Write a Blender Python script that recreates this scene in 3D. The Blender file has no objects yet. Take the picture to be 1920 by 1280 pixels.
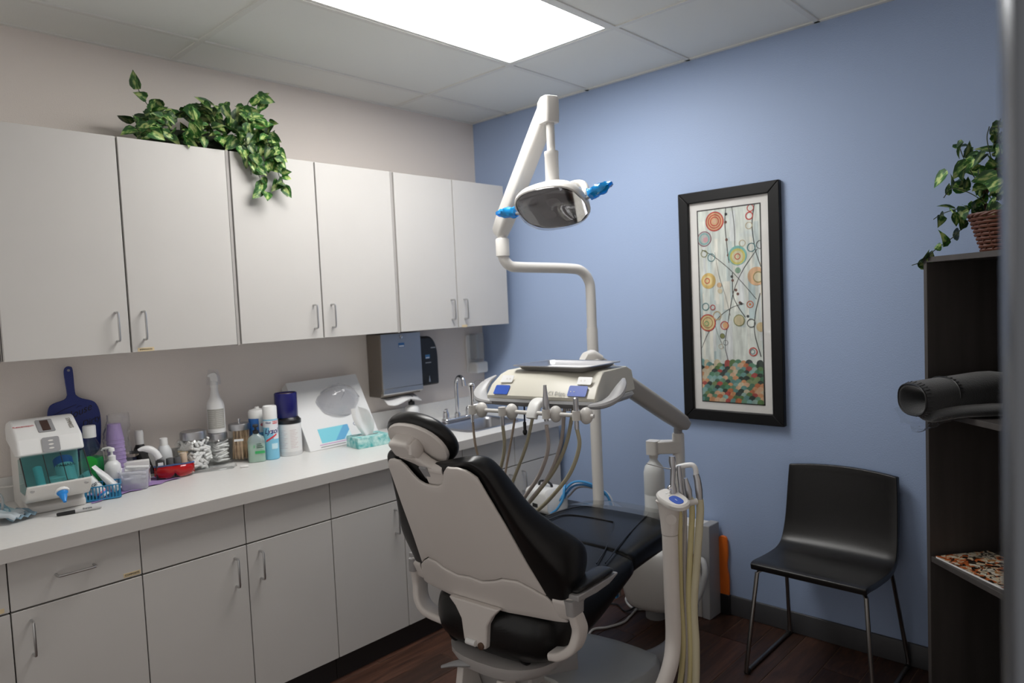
import bpy, math, random
from mathutils import Vector, Matrix, Euler
from math import sin, cos, pi, radians as rad

SC = bpy.context.scene
COL = SC.collection

# ------------------------------------------------------------------ camera
CAM_POS = Vector((3.2434, -3.182, 1.5827))
cam_d = bpy.data.cameras.new('camera')
cam = bpy.data.objects.new('camera', cam_d)
COL.objects.link(cam)
_r = Vector((0.73006863, 0.68192009, -0.04455092))
_u = Vector((-0.00534592, 0.07088966, 0.99746984))
_f = Vector((-0.68335292, 0.72798328, -0.05539981))
cam.matrix_world = Matrix(((_r.x, _u.x, -_f.x, CAM_POS.x), (_r.y, _u.y, -_f.y, CAM_POS.y), (_r.z, _u.z, -_f.z, CAM_POS.z), (0, 0, 0, 1)))
cam_d.sensor_width = 36
cam_d.lens = 36 * 1323.07 / 1920
cam_d.clip_start = 0.02
cam_d.dof.use_dof = True
cam_d.dof.focus_distance = 2.35
cam_d.dof.aperture_fstop = 2.8
SC.camera = cam

# ------------------------------------------------------------------ world (dim corridor light beyond the doorway) and exposure
W = bpy.data.worlds.new('world')
SC.world = W
W.use_nodes = True
W.node_tree.nodes['Background'].inputs[0].default_value = (1.0, 0.965, 0.93, 1)
W.node_tree.nodes['Background'].inputs[1].default_value = 0.56
SC.view_settings.view_transform = 'Standard'
SC.view_settings.look = 'None'
SC.view_settings.exposure = 0.0
SC.view_settings.gamma = 1
SC.view_settings.use_curve_mapping = False
LIGHT_POWER = 16.8

# ------------------------------------------------------------------ materials
MATS = {}
def mat(name, col, rough=0.5, metal=0.0, spec=0.5, bump=0.0, bscale=200.0, var=0.0, vscale=8.0, emit=0.0, coat=0.0, trans=0.0, alpha=1.0, sheen=0.0, stretch=None):
    if name in MATS: return MATS[name]
    m = bpy.data.materials.new(name); m.use_nodes = True
    nt = m.node_tree; b = nt.nodes['Principled BSDF']
    c = tuple(col) + (1,)
    b.inputs['Base Color'].default_value = c
    b.inputs['Roughness'].default_value = rough
    b.inputs['Metallic'].default_value = metal
    b.inputs['Specular IOR Level'].default_value = spec
    b.inputs['Coat Weight'].default_value = coat
    b.inputs['Transmission Weight'].default_value = trans
    b.inputs['Alpha'].default_value = alpha
    b.inputs['Sheen Weight'].default_value = sheen
    if emit > 0:
        b.inputs['Emission Color'].default_value = c
        b.inputs['Emission Strength'].default_value = emit
    if bump or var:
        tc = nt.nodes.new('ShaderNodeTexCoord')
        src = tc.outputs['Object']
        if stretch:
            mp = nt.nodes.new('ShaderNodeMapping'); mp.inputs['Scale'].default_value = stretch
            nt.links.new(src, mp.inputs['Vector']); src = mp.outputs['Vector']
    if bump:
        n = nt.nodes.new('ShaderNodeTexNoise'); n.inputs['Scale'].default_value = bscale; n.inputs['Detail'].default_value = 3
        nt.links.new(src, n.inputs['Vector'])
        bp = nt.nodes.new('ShaderNodeBump'); bp.inputs['Strength'].default_value = bump; bp.inputs['Distance'].default_value = 0.002
        nt.links.new(n.outputs['Fac'], bp.inputs['Height']); nt.links.new(bp.outputs['Normal'], b.inputs['Normal'])
    if var:
        n = nt.nodes.new('ShaderNodeTexNoise'); n.inputs['Scale'].default_value = vscale; n.inputs['Detail'].default_value = 5
        nt.links.new(src, n.inputs['Vector'])
        r = nt.nodes.new('ShaderNodeValToRGB')
        r.color_ramp.elements[0].position = 0.3; r.color_ramp.elements[1].position = 0.7
        r.color_ramp.elements[0].color = tuple(x * (1 - var) for x in col) + (1,)
        r.color_ramp.elements[1].color = tuple(min(1, x * (1 + var)) for x in col) + (1,)
        nt.links.new(n.outputs['Fac'], r.inputs['Fac']); nt.links.new(r.outputs['Color'], b.inputs['Base Color'])
    MATS[name] = m
    return m

def clear_mat(name, tint=(1, 1, 1), refl=0.9, rough=0.03, body=0.0, bodycol=(.8, .8, .8), bump=0.0, bscale=30):
    """thin clear plastic or glass: straight-through with a fresnel reflection, optionally a little milky"""
    if name in MATS: return MATS[name]
    m = bpy.data.materials.new(name); m.use_nodes = True
    nt = m.node_tree; nt.nodes.clear()
    out = nt.nodes.new('ShaderNodeOutputMaterial')
    tr = nt.nodes.new('ShaderNodeBsdfTransparent'); tr.inputs[0].default_value = tuple(tint) + (1,)
    gl = nt.nodes.new('ShaderNodeBsdfGlossy'); gl.inputs['Roughness'].default_value = rough
    gl.inputs['Color'].default_value = (refl, refl, refl, 1)
    lw = nt.nodes.new('ShaderNodeLayerWeight')
    pw = nt.nodes.new('ShaderNodeMath'); pw.operation = 'POWER'; pw.inputs[1].default_value = 4.0
    fr = nt.nodes.new('ShaderNodeMath'); fr.operation = 'MULTIPLY_ADD'; fr.inputs[1].default_value = .8; fr.inputs[2].default_value = .05
    nt.links.new(lw.outputs['Facing'], pw.inputs[0]); nt.links.new(pw.outputs[0], fr.inputs[0])
    mx = nt.nodes.new('ShaderNodeMixShader')
    base = tr.outputs[0]
    if body > 0:
        df = nt.nodes.new('ShaderNodeBsdfDiffuse'); df.inputs[0].default_value = tuple(bodycol) + (1,)
        m2 = nt.nodes.new('ShaderNodeMixShader'); m2.inputs[0].default_value = body
        nt.links.new(tr.outputs[0], m2.inputs[1]); nt.links.new(df.outputs[0], m2.inputs[2]); base = m2.outputs[0]
    nt.links.new(fr.outputs[0], mx.inputs[0]); nt.links.new(base, mx.inputs[1]); nt.links.new(gl.outputs[0], mx.inputs[2])
    if bump:
        tc = nt.nodes.new('ShaderNodeTexCoord'); n = nt.nodes.new('ShaderNodeTexNoise'); n.inputs['Scale'].default_value = bscale
        bp = nt.nodes.new('ShaderNodeBump'); bp.inputs['Strength'].default_value = bump; bp.inputs['Distance'].default_value = 0.01
        nt.links.new(tc.outputs['Object'], n.inputs['Vector']); nt.links.new(n.outputs['Fac'], bp.inputs['Height'])
        nt.links.new(bp.outputs['Normal'], gl.inputs['Normal']); nt.links.new(bp.outputs['Normal'], lw.inputs['Normal'])
    nt.links.new(mx.outputs[0], out.inputs[0])
    MATS[name] = m
    return m

def attr_mat(name, rough=0.5, spec=0.5, coat=0.0, grain=0.0):
    """flat printed colours carried by the faces (labels, art print)"""
    if name in MATS: return MATS[name]
    m = bpy.data.materials.new(name); m.use_nodes = True
    nt = m.node_tree; b = nt.nodes['Principled BSDF']
    a = nt.nodes.new('ShaderNodeAttribute'); a.attribute_name = 'Col'
    b.inputs['Roughness'].default_value = rough; b.inputs['Specular IOR Level'].default_value = spec; b.inputs['Coat Weight'].default_value = coat
    if grain:
        tc = nt.nodes.new('ShaderNodeTexCoord'); n = nt.nodes.new('ShaderNodeTexNoise'); n.inputs['Scale'].default_value = 25; n.inputs['Detail'].default_value = 6
        mp = nt.nodes.new('ShaderNodeMapping'); mp.inputs['Scale'].default_value = (2.2, 1, .35)
        nt.links.new(tc.outputs['Object'], mp.inputs[0]); nt.links.new(mp.outputs[0], n.inputs['Vector'])
        mr = nt.nodes.new('ShaderNodeMapRange'); mr.inputs[1].default_value = .3; mr.inputs[2].default_value = .7; mr.inputs[3].default_value = 1 - grain; mr.inputs[4].default_value = 1 + grain * .5
        nt.links.new(n.outputs['Fac'], mr.inputs[0])
        mx = nt.nodes.new('ShaderNodeMix'); mx.data_type = 'RGBA'; mx.blend_type = 'MULTIPLY'; mx.inputs[0].default_value = 1
        nt.links.new(a.outputs['Color'], mx.inputs[6]); nt.links.new(mr.outputs[0], mx.inputs[7]); nt.links.new(mx.outputs[2], b.inputs['Base Color'])
    else:
        nt.links.new(a.outputs['Color'], b.inputs['Base Color'])
    MATS[name] = m
    return m

# ------------------------------------------------------------------ mesh helpers
def V(*a): return Vector(a)
def smooth_path(pts, n=6, closed=False):
    P = [Vector(p) for p in pts]; out = []
    N = len(P); segs = N if closed else N - 1
    for i in range(segs):
        p1 = P[i]; p2 = P[(i + 1) % N]
        p0 = P[(i - 1) % N] if (closed or i > 0) else p1 * 2 - p2
        p3 = P[(i + 2) % N] if (closed or i + 2 < N) else p2 * 2 - p1
        for k in range(n):
            t = k / n
            out.append(0.5 * ((2 * p1) + (p2 - p0) * t + (2 * p0 - 5 * p1 + 4 * p2 - p3) * t * t + (3 * p1 - p0 - 3 * p2 + p3) * t ** 3))
    if not closed: out.append(P[-1])
    return out

class MB:
    def __init__(s): s.v = []; s.f = []; s.c = []; s.col = (1, 1, 1); s.hascol = False
    def add(s, verts, faces, xf=None):
        o = len(s.v)
        s.v += [tuple(xf @ Vector(p)) if xf else tuple(p) for p in verts]
        s.f += [tuple(i + o for i in f) for f in faces]
        s.c += [s.col] * len(faces)
        return s
    def color(s, c): s.col = c; s.hascol = True; return s
    def box(s, x0, x1, y0, y1, z0, z1, xf=None):
        vs = [(x, y, z) for z in (z0, z1) for y in (y0, y1) for x in (x0, x1)]
        return s.add(vs, [(0, 2, 3, 1), (4, 5, 7, 6), (0, 1, 5, 4), (2, 6, 7, 3), (0, 4, 6, 2), (1, 3, 7, 5)], xf)
    def prism(s, poly, h0, h1, ax='z', xf=None):
        n = len(poly)
        m = {'z': lambda a, b, h: (a, b, h), 'y': lambda a, b, h: (a, h, b), 'x': lambda a, b, h: (h, a, b)}[ax]
        vs = [m(a, b, h0) for a, b in poly] + [m(a, b, h1) for a, b in poly]
        fs = [(i, (i + 1) % n, (i + 1) % n + n, i + n) for i in range(n)]
        fs += [tuple(range(n - 1, -1, -1)), tuple(range(n, 2 * n))]
        return s.add(vs, fs, xf)
    def loft(s, secs, cap=True, closed=True, xf=None):
        n = len(secs[0]); vs = [p for sec in secs for p in sec]; fs = []
        for a in range(len(secs) - 1):
            for i in range(n if closed else n - 1):
                j = (i + 1) % n
                fs.append((a * n + i, a * n + j, (a + 1) * n + j, (a + 1) * n + i))
        if cap and closed:
            fs.append(tuple(range(n - 1, -1, -1))); fs.append(tuple((len(secs) - 1) * n + i for i in range(n)))
        return s.add(vs, fs, xf)
    def tube(s, pts, r, seg=10, cap=True, closed=False, xf=None, flat=1.0):
        P = [Vector(p) for p in pts]; N = len(P)
        rr = r if isinstance(r, (list, tuple)) else [r] * N
        T = []
        for i in range(N):
            a = P[(i - 1) % N] if (closed or i > 0) else P[i]; b = P[(i + 1) % N] if (closed or i < N - 1) else P[i]
            t = (b - a); T.append(t.normalized() if t.length > 1e-9 else Vector((0, 0, 1)))
        up = Vector((0, 0, 1)) if abs(T[0].z) < .9 else Vector((1, 0, 0))
        x = T[0].cross(up).normalized(); secs = []
        for i in range(N):
            x = (x - T[i] * x.dot(T[i])); x = x.normalized() if x.length > 1e-6 else T[i].orthogonal().normalized()
            y = T[i].cross(x)
            secs.append([P[i] + x * cos(2 * pi * k / seg) * rr[i] + y * sin(2 * pi * k / seg) * rr[i] * flat for k in range(seg)])
        if closed: secs.append(secs[0]); return s.loft(secs, cap=False, xf=xf)
        return s.loft(secs, cap=cap, xf=xf)
    def lathe(s, prof, seg=20, c=(0, 0, 0), xf=None, cap=True, sx=1.0, sy=1.0):
        secs = [[(c[0] + r * cos(2 * pi * k / seg) * sx, c[1] + r * sin(2 * pi * k / seg) * sy, c[2] + z) for k in range(seg)] for r, z in prof]
        return s.loft(secs, cap=cap, xf=xf)
    def sphere(s, c, r, seg=14, rings=8, xf=None, sc=(1, 1, 1)):
        prof = [(max(1e-4, sin(pi * i / rings)) * r, -cos(pi * i / rings) * r) for i in range(rings + 1)]
        M = Matrix.Translation(c) @ Matrix.Diagonal((sc[0], sc[1], sc[2], 1))
        return s.lathe(prof, seg, xf=(xf @ M) if xf else M)
    def build(s, name, material, parent=None, bevel=0, bseg=2, subd=0, smooth=True, angle=40, loc=None, rot=None):
        me = bpy.data.meshes.new(name)
        me.from_pydata(s.v, [], s.f)
        if s.hascol:
            at = me.color_attributes.new('Col', 'FLOAT_COLOR', 'CORNER')
            k = 0; buf = []
            for i, f in enumerate(s.f):
                buf += (list(s.c[i]) + [1.0]) * len(f)
            at.data.foreach_set('color', buf)
        import bmesh
        bm = bmesh.new(); bm.from_mesh(me)
        bmesh.ops.recalc_face_normals(bm, faces=bm.faces)
        bm.to_mesh(me); bm.free()
        if smooth:
            me.shade_smooth()
            if subd == 0: me.set_sharp_from_angle(angle=rad(angle))
        me.materials.append(material)
        o = bpy.data.objects.new(name, me); COL.objects.link(o)
        if parent: o.parent = parent
        if loc: o.location = loc
        if rot: o.rotation_euler = rot
        if bevel:
            b = o.modifiers.new('bevel', 'BEVEL'); b.width = bevel; b.segments = bseg; b.limit_method = 'ANGLE'; b.angle_limit = rad(50)
        if subd:
            d = o.modifiers.new('subsurf', 'SUBSURF'); d.levels = subd; d.render_levels = subd
        return o

def tag(o, label=None, cat=None, group=None, kind=None):
    if label: o['label'] = label
    if cat: o['category'] = cat
    if group: o['group'] = group
    if kind: o['kind'] = kind
    return o
def thing(name, label, cat, loc=(0, 0, 0), rz=0.0, group=None, rot=None):
    o = bpy.data.objects.new(name, None); o.empty_display_size = .05; COL.objects.link(o)
    o.location = loc; o.rotation_euler = rot if rot else (0, 0, rz)
    return tag(o, label, cat, group)
def struct(o): o['kind'] = 'structure'; return o
def copy_tree(o, parent=None):
    c = o.copy(); COL.objects.link(c); c.parent = parent
    for ch in list(o.children): copy_tree(ch, c)
    return c

def text(name, s, size, material, parent, M=None, ext=0.0004, wrap=None, align='CENTER', bold=False, shear=0, track=1.0, sx=1.0):
    """lettering: local x = reading direction, y = up, z = out of the surface; M places it in the parent's frame.
    wrap=R bends it round a vertical cylinder of radius R whose axis is the parent's z (front is -y)."""
    cu = bpy.data.curves.new('t', 'FONT'); cu.body = s; cu.size = size; cu.align_x = align; cu.align_y = 'CENTER'; cu.extrude = ext; cu.shear = shear
    cu.space_character = track; cu.resolution_u = 3
    if bold: cu.offset = size * .02
    t = bpy.data.objects.new('t', cu); COL.objects.link(t)
    bpy.context.view_layer.update()
    me = bpy.data.meshes.new_from_object(t.evaluated_get(bpy.context.evaluated_depsgraph_get()))
    bpy.data.objects.remove(t); bpy.data.curves.remove(cu)
    for v in me.vertices:
        v.co.x *= sx
        p = v.co.copy()
        if wrap:
            R, z0, th0 = wrap
            th = th0 + p.x / R
            rr = R + p.z + .0004
            v.co = Vector((sin(th) * rr, -cos(th) * rr, z0 + p.y))
        elif M is not None:
            v.co = M @ p
    me.materials.clear(); me.materials.append(material); me.name = name
    o = bpy.data.objects.new(name, me); COL.objects.link(o)
    if parent: o.parent = parent
    return o
def face_M(origin, right, up):
    r = Vector(right).normalized(); u = Vector(up); u = (u - r * u.dot(r)).normalized(); n = r.cross(u)
    return Matrix(((r.x, u.x, n.x, origin[0]), (r.y, u.y, n.y, origin[1]), (r.z, u.z, n.z, origin[2]), (0, 0, 0, 1)))
def rrect(w, h, r, n=4, cx=0, cy=0):
    out = []
    for (sx, sy, a0) in ((1, 1, 0), (-1, 1, 90), (-1, -1, 180), (1, -1, 270)):
        for k in range(n + 1):
            a = rad(a0 + 90 * k / n)
            out.append((cx + sx * (w / 2 - r) + r * cos(a), cy + sy * (h / 2 - r) + r * sin(a)))
    return out
def supell(a, b, n=24, e=2.5, cx=0, cy=0):
    out = []
    for k in range(n):
        t = 2 * pi * k / n; c, s = cos(t), sin(t)
        out.append((cx + a * math.copysign(abs(c) ** (2 / e), c), cy + b * math.copysign(abs(s) ** (2 / e), s)))
    return out
def arc_wrap(mb, R, z0, z1, th0, th1, n=12, off=.0003):
    """label patch round a cylinder (front -y)"""
    vs = []; fs = []
    for i in range(n + 1):
        th = th0 + (th1 - th0) * i / n
        for z in (z0, z1): vs.append((sin(th) * (R + off), -cos(th) * (R + off), z))
    for i in range(n): fs.append((2 * i, 2 * i + 2, 2 * i + 3, 2 * i + 1))
    mb.add(vs, fs)

# shared materials
m_wall = mat('painted_wall_warm_white', (.80, .735, .69), .75, bump=.5, bscale=260)
m_blue = mat('painted_wall_blue', (.355, .458, .675), .55, bump=.45, bscale=190)
m_ceil = mat('ceiling_tile', (.84, .85, .81), .9, bump=.35, bscale=400)
m_tbar = mat('ceiling_grid_metal', (.78, .78, .74), .5)
m_lam = mat('grey_laminate', (.605, .585, .562), .45, var=.02, vscale=3)
m_dark = mat('dark_gap', (.03, .028, .026), .8)
m_edge = mat('laminate_edge', (.42, .40, .385), .55)
m_top = mat('worktop_laminate', (.76, .75, .73), .35, var=.015, vscale=60)
m_topedge = mat('worktop_edge_laminate', (.58, .555, .53), .45)
m_kick = mat('black_vinyl_base', (.022, .021, .022), .5)
m_chrome = mat('chrome', (.75, .75, .77), .12, 1)
m_brush = mat('brushed_steel', (.50, .50, .52), .32, 1, bump=.08, bscale=300, stretch=(1, 1, .05))
m_nickel = mat('satin_nickel', (.55, .55, .55), .3, 1)
m_white = mat('white_plastic', (.80, .80, .79), .35)
m_unit = mat('dental_unit_offwhite', (.72, .70, .67), .35)
m_cream = mat('dental_unit_cream', (.66, .635, .55), .35)
m_shell = mat('chair_shell_greige', (.70, .655, .62), .42)
m_ugrey = mat('unit_mid_grey', (.33, .33, .34), .45)
m_black = mat('black_leatherette', (.006, .006, .0065), .30, spec=.4, bump=.10, bscale=500)
m_blk = mat('black_plastic', (.012, .012, .013), .35)
m_rub = mat('black_rubber', (.014, .014, .014), .6)
m_ink = mat('black_ink', (.01, .01, .012), .6)
m_paper = mat('white_paper', (.82, .82, .82), .8)
m_print = attr_mat('printed_label', .45)
m_glass = clear_mat('clear_glass', (.97, .98, .98))
m_film = clear_mat('clear_film', (.96, .96, .97), rough=.08, body=.05, bump=.8, bscale=28)

# ================================================================== THE ROOM
H = 2.7146
XR = 3.165           # right wall
YF = -3.75           # the bay is open to the corridor behind the camera
def wall(name, b, m): return struct(MB().box(*b).build(name, m, smooth=False))
wl = wall('wall_left', (-.12, 0, YF - .12, .12, 0, H + .1), m_wall)
tag(wl, 'warm white textured wall behind the counter and cabinets')
wb = wall('wall_back', (0, XR + .12, 0, .12, 0, H + .1), m_blue)
tag(wb, 'blue textured accent wall behind the chair and picture')
# right wall with the doorway the picture is taken from
wr = MB()
wr.box(XR, XR + .125, -2.50, 0, 0, H + .1)
wr.box(XR, XR + .125, YF, -3.47, 0, H + .1)
wr.box(XR, XR + .125, -3.47, -2.50, 2.14, H + .1)
tag(struct(wr.build('wall_right', m_wall, smooth=False)), 'warm white wall with the doorway on the right')
m_frame = mat('door_frame_steel', (.16, .17, .19), .25, .6)
dj = MB()
prof = [(XR - .018, -2.53), (XR - .006, -2.546), (XR + .012, -2.538), (XR + .03, -2.538), (XR + .05, -2.55), (XR + .09, -2.55), (XR + .13, -2.53), (XR + .143, -2.53), (XR + .143, -2.47), (XR + .125, -2.47), (XR + .125, -2.50), (XR, -2.50), (XR, -2.46), (XR - .018, -2.46)]
dj.prism(prof, 0, 2.16)
dj.box(XR - .018, XR + .143, -3.44, -2.53, 2.10, 2.16)
dj.box(XR - .018, XR + .143, -3.51, -3.44, 0, 2.16)
tag(struct(dj.build('door_1', m_frame, bevel=.003)), 'grey metal door frame close by on the right edge')

# ceiling: grid and lay-in tiles
ceil = struct(MB().box(0, XR, YF, 0, H + .035, H + .10).build('ceiling', m_ceil, smooth=False))
tag(ceil, 'suspended ceiling of grey white lay-in tiles')
gx = [0, .300, .910, 1.520, 2.130, 2.740, XR]
gy = [0, -.627, -1.847, -3.067, YF]
bw = .012
for i, x in enumerate(gx[1:-1]):
    MB().box(x - bw, x + bw, YF, 0, H, H + .03).build('grid_bar', m_tbar, ceil, bevel=.001, smooth=False)
for y in gy[1:-1]:
    for i in range(len(gx) - 1):
        MB().box(gx[i] + bw, gx[i + 1] - bw, y - bw, y + bw, H + .0004, H + .03).build('grid_bar', m_tbar, ceil, smooth=False)
MB().box(0, .02, YF, 0, H - .0, H + .03).build('wall_angle', m_tbar, ceil, smooth=False)
MB().box(0.02, XR, -.02, 0, H - .0, H + .03).build('wall_angle', m_tbar, ceil, smooth=False)
for i in range(len(gx) - 1):
    for j in range(len(gy) - 1):
        if i == 2 and j == 1: continue
        x0, x1, y1, y0 = gx[i] + .010, gx[i + 1] - .010, gy[j] - .010, gy[j + 1] + .010
        MB().box(x0, x1, y0, y1, H + .006, H + .024).build('ceiling_tile', m_ceil, ceil, smooth=False)
# recessed light panel
lt = thing('ceiling_light', 'bright white rectangular light panel set into the ceiling grid', 'ceiling light', (1.215, -1.237, H))
fr = MB()
w2, l2 = .2925, .5975
fr.box(-w2, w2, l2 - .018, l2, .002, .02); fr.box(-w2, w2, -l2, -l2 + .018, .002, .02)
fr.box(-w2, -w2 + .018, -l2 + .018, l2 - .018, .002, .02); fr.box(w2 - .018, w2, -l2 + .018, l2 - .018, .002, .02)
fr.build('light_frame', m_tbar, lt, smooth=False)
MB().box(-w2 + .018, w2 - .018, -l2 + .018, l2 - .018, .008, .014).build('diffuser', mat('lit_diffuser', (1, .985, .955), .5, emit=LIGHT_POWER), lt, smooth=False)

# floor: wood-look plank tiles over a grout bed
m_grout = mat('floor_grout', (.20, .125, .085), .8)
fl = struct(MB().box(-.12, XR + .14, YF - .12, .12, -.06, -.003).build('floor', m_grout, smooth=False))
tag(fl, 'dark brown wood-look plank tile floor')
def wood_mat():
    m = bpy.data.materials.new('plank_wood'); m.use_nodes = True
    nt = m.node_tree; b = nt.nodes['Principled BSDF']
    tc = nt.nodes.new('ShaderNodeTexCoord'); oi = nt.nodes.new('ShaderNodeObjectInfo')
    mp = nt.nodes.new('ShaderNodeMapping'); mp.inputs['Scale'].default_value = (26, 2.0, 1)
    cmb = nt.nodes.new('ShaderNodeCombineXYZ'); mul = nt.nodes.new('ShaderNodeMath'); mul.operation = 'MULTIPLY'; mul.inputs[1].default_value = 37
    nt.links.new(oi.outputs['Random'], mul.inputs[0]); nt.links.new(mul.outputs[0], cmb.inputs[0]); nt.links.new(mul.outputs[0], cmb.inputs[1])
    nt.links.new(cmb.outputs[0], mp.inputs['Location']); nt.links.new(tc.outputs['Object'], mp.inputs['Vector'])
    n = nt.nodes.new('ShaderNodeTexNoise'); n.inputs['Scale'].default_value = 1.6; n.inputs['Detail'].default_value = 7; n.inputs['Roughness'].default_value = .65; n.inputs['Distortion'].default_value = .6
    nt.links.new(mp.outputs[0], n.inputs['Vector'])
    r = nt.nodes.new('ShaderNodeValToRGB')
    e = r.color_ramp.elements; e[0].position = .25; e[1].position = .8
    e[0].color = (.022, .011, .008, 1); e[1].color = (.135, .058, .034, 1)
    x = r.color_ramp.elements.new(.5); x.color = (.065, .029, .019, 1)
    nt.links.new(n.outputs['Fac'], r.inputs['Fac'])
    hs = nt.nodes.new('ShaderNodeHueSaturation'); mr = nt.nodes.new('ShaderNodeMapRange'); mr.inputs[3].default_value = .65; mr.inputs[4].default_value = 1.3
    nt.links.new(oi.outputs['Random'], mr.inputs[0]); nt.links.new(mr.outputs[0], hs.inputs['Value']); nt.links.new(r.outputs[0], hs.inputs['Color'])
    nt.links.new(hs.outputs[0], b.inputs['Base Color'])
    b.inputs['Roughness'].default_value = .42
    bp = nt.nodes.new('ShaderNodeBump'); bp.inputs['Strength'].default_value = .25; bp.inputs['Distance'].default_value = .002
    nt.links.new(n.outputs['Fac'], bp.inputs['Height']); nt.links.new(bp.outputs[0], b.inputs['Normal'])
    return m
m_plank = wood_mat()
PW, PL = .152, .914
random.seed(4)
pm = MB().box(-PW / 2 + .0018, PW / 2 - .0018, -PL / 2 + .0018, PL / 2 - .0018, -.012, 0).build('plank', m_plank, fl, bevel=.0012, bseg=1, smooth=False)
first = True
x = .66 - PW * .5
while x < XR + .1:
    y = YF - random.choice((.15, .38, .6, .78))
    while y < .1:
        a, b = max(y, YF), min(y + PL, 0)
        if b - a > .05:
            o = pm if first else pm.copy()
            if not first: COL.objects.link(o)
            first = False
            o.location = (x, (a + b) / 2, 0); o.scale = (1, (b - a) / PL, 1)
        y += PL
    x += PW
# vinyl baseboards
m_base = mat('charcoal_baseboard', (.055, .055, .06), .45)
def basebd(name, poly, lbl):
    return tag(struct(poly.build(name, m_base, bevel=.003)), lbl)
basebd('baseboard_back', MB().prism([(-.012, 0), (0, 0), (0, .098), (-.008, .098), (-.012, .09)], .70, XR - .0, 'x'), 'charcoal vinyl baseboard along the blue wall')
basebd('baseboard_right', MB().box(XR - .012, XR, -2.44, -.013, 0, .098), 'charcoal vinyl baseboard along the right wall')

# ================================================================== CABINETS
def handle_mesh(L=.098, proj=.032, r=.0042):
    mb = MB()
    p = [(0, 0, -L / 2), (proj * .75, 0, -L / 2), (proj, 0, -L / 2 + .010), (proj, 0, L / 2 - .010), (proj * .75, 0, L / 2), (0, 0, L / 2)]
    pts = [Vector(p[0])] + [Vector(p[1])] + [Vector((proj * .94, 0, -L / 2 + .003))] + [Vector(p[2])] + [Vector(p[3])] + [Vector((proj * .94, 0, L / 2 - .003))] + [Vector(p[4]), Vector(p[5])]
    mb.tube(pts, r, 8)
    return mb
_hm = handle_mesh(.108).build('handle', m_nickel); HANDLE = _hm.data; bpy.data.objects.remove(_hm)
def handle(parent, loc, horiz=False):
    o = bpy.data.objects.new('handle', HANDLE); COL.objects.link(o); o.parent = parent; o.location = loc
    if horiz: o.rotation_euler = (rad(90), 0, 0)
    o['label'] = 'satin metal wire pull handle'
    return o
m_stick = mat('cream_sticker', (.72, .58, .36), .7)
def sticker(parent, x, y, z, s, w=.05):
    k = MB().box(x, x + .0006, y - w / 2, y + w / 2, z - .007, z + .007).build('label_sticker', m_stick, parent, smooth=False)
    text('lettering', s, .0085, m_ink, k, face_M((x + .0008, y, z), (0, 1, 0), (0, 0, 1)))
def front(parent, name, y0, y1, z0, z1, x, t=.019, gap=.002):
    return MB().box(x - t, x, y0 + gap, y1 - gap, z0 + gap, z1 - gap).build(name, m_lam, parent, bevel=.001, bseg=1, smooth=False)

XU = .33; UB, UT = 1.452, 2.277
ups = [(-2.618, -2.209, -1.786, 'upper wall cabinet at far left under the dark ceiling corner'), (-1.772, -1.366, -.929, 'middle upper wall cabinet beside the trailing ivy'), (-.913, -.507, -.095, 'upper wall cabinet nearest the blue wall, above the paper towel dispenser')]
for i, (a, m, b, lb) in enumerate(ups):
    t = thing('wall_cabinet', lb, 'cabinet', (0, 0, 0), 0, 'upper wall cabinets')
    bd = MB().box(.002, XU - .021, a, b, UB + .004, UT - .002).build('cabinet_body', m_edge, t, smooth=False)
    MB().box(XU - .0208, XU - .0192, a + .002, b - .002, UB + .006, UT - .006).build('shadow_gap', m_dark, t, smooth=False)
    for q, (y0, y1) in enumerate(((a, m), (m, b))):
        d = front(t, 'door', y0, y1, UB, UT, XU, gap=.0035)
        hy = y1 - .048 if q == 0 else y0 + .048
        handle(d, (XU, hy, UB + .105))
        if i == 0 and q == 1: sticker(d, XU, y0 + .052, UB + .012, 'IMPRESSION', .06)
        if i == 2 and q == 1: sticker(d, XU, y0 + .045, UB + .010, '', .04)
# filler strips between and before the units
f1 = thing('filler_strip', 'narrow grey filler strip between left and middle wall cabinets', 'filler')
MB().box(.002, XU - .006, -1.785, -1.773, UB, UT).build('strip', m_edge, f1, smooth=False)
f1 = thing('filler_strip', 'narrow grey filler strip between middle and right wall cabinets', 'filler')
MB().box(.002, XU - .006, -.928, -.914, UB, UT).build('strip', m_edge, f1, smooth=False)
f1 = thing('filler_strip', 'grey cabinet end panel at the left edge above the counter', 'filler')
MB().box(.002, XU - .03, -2.80, -2.62, UB - .0, UT).build('strip', m_edge, f1, smooth=False)

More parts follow.
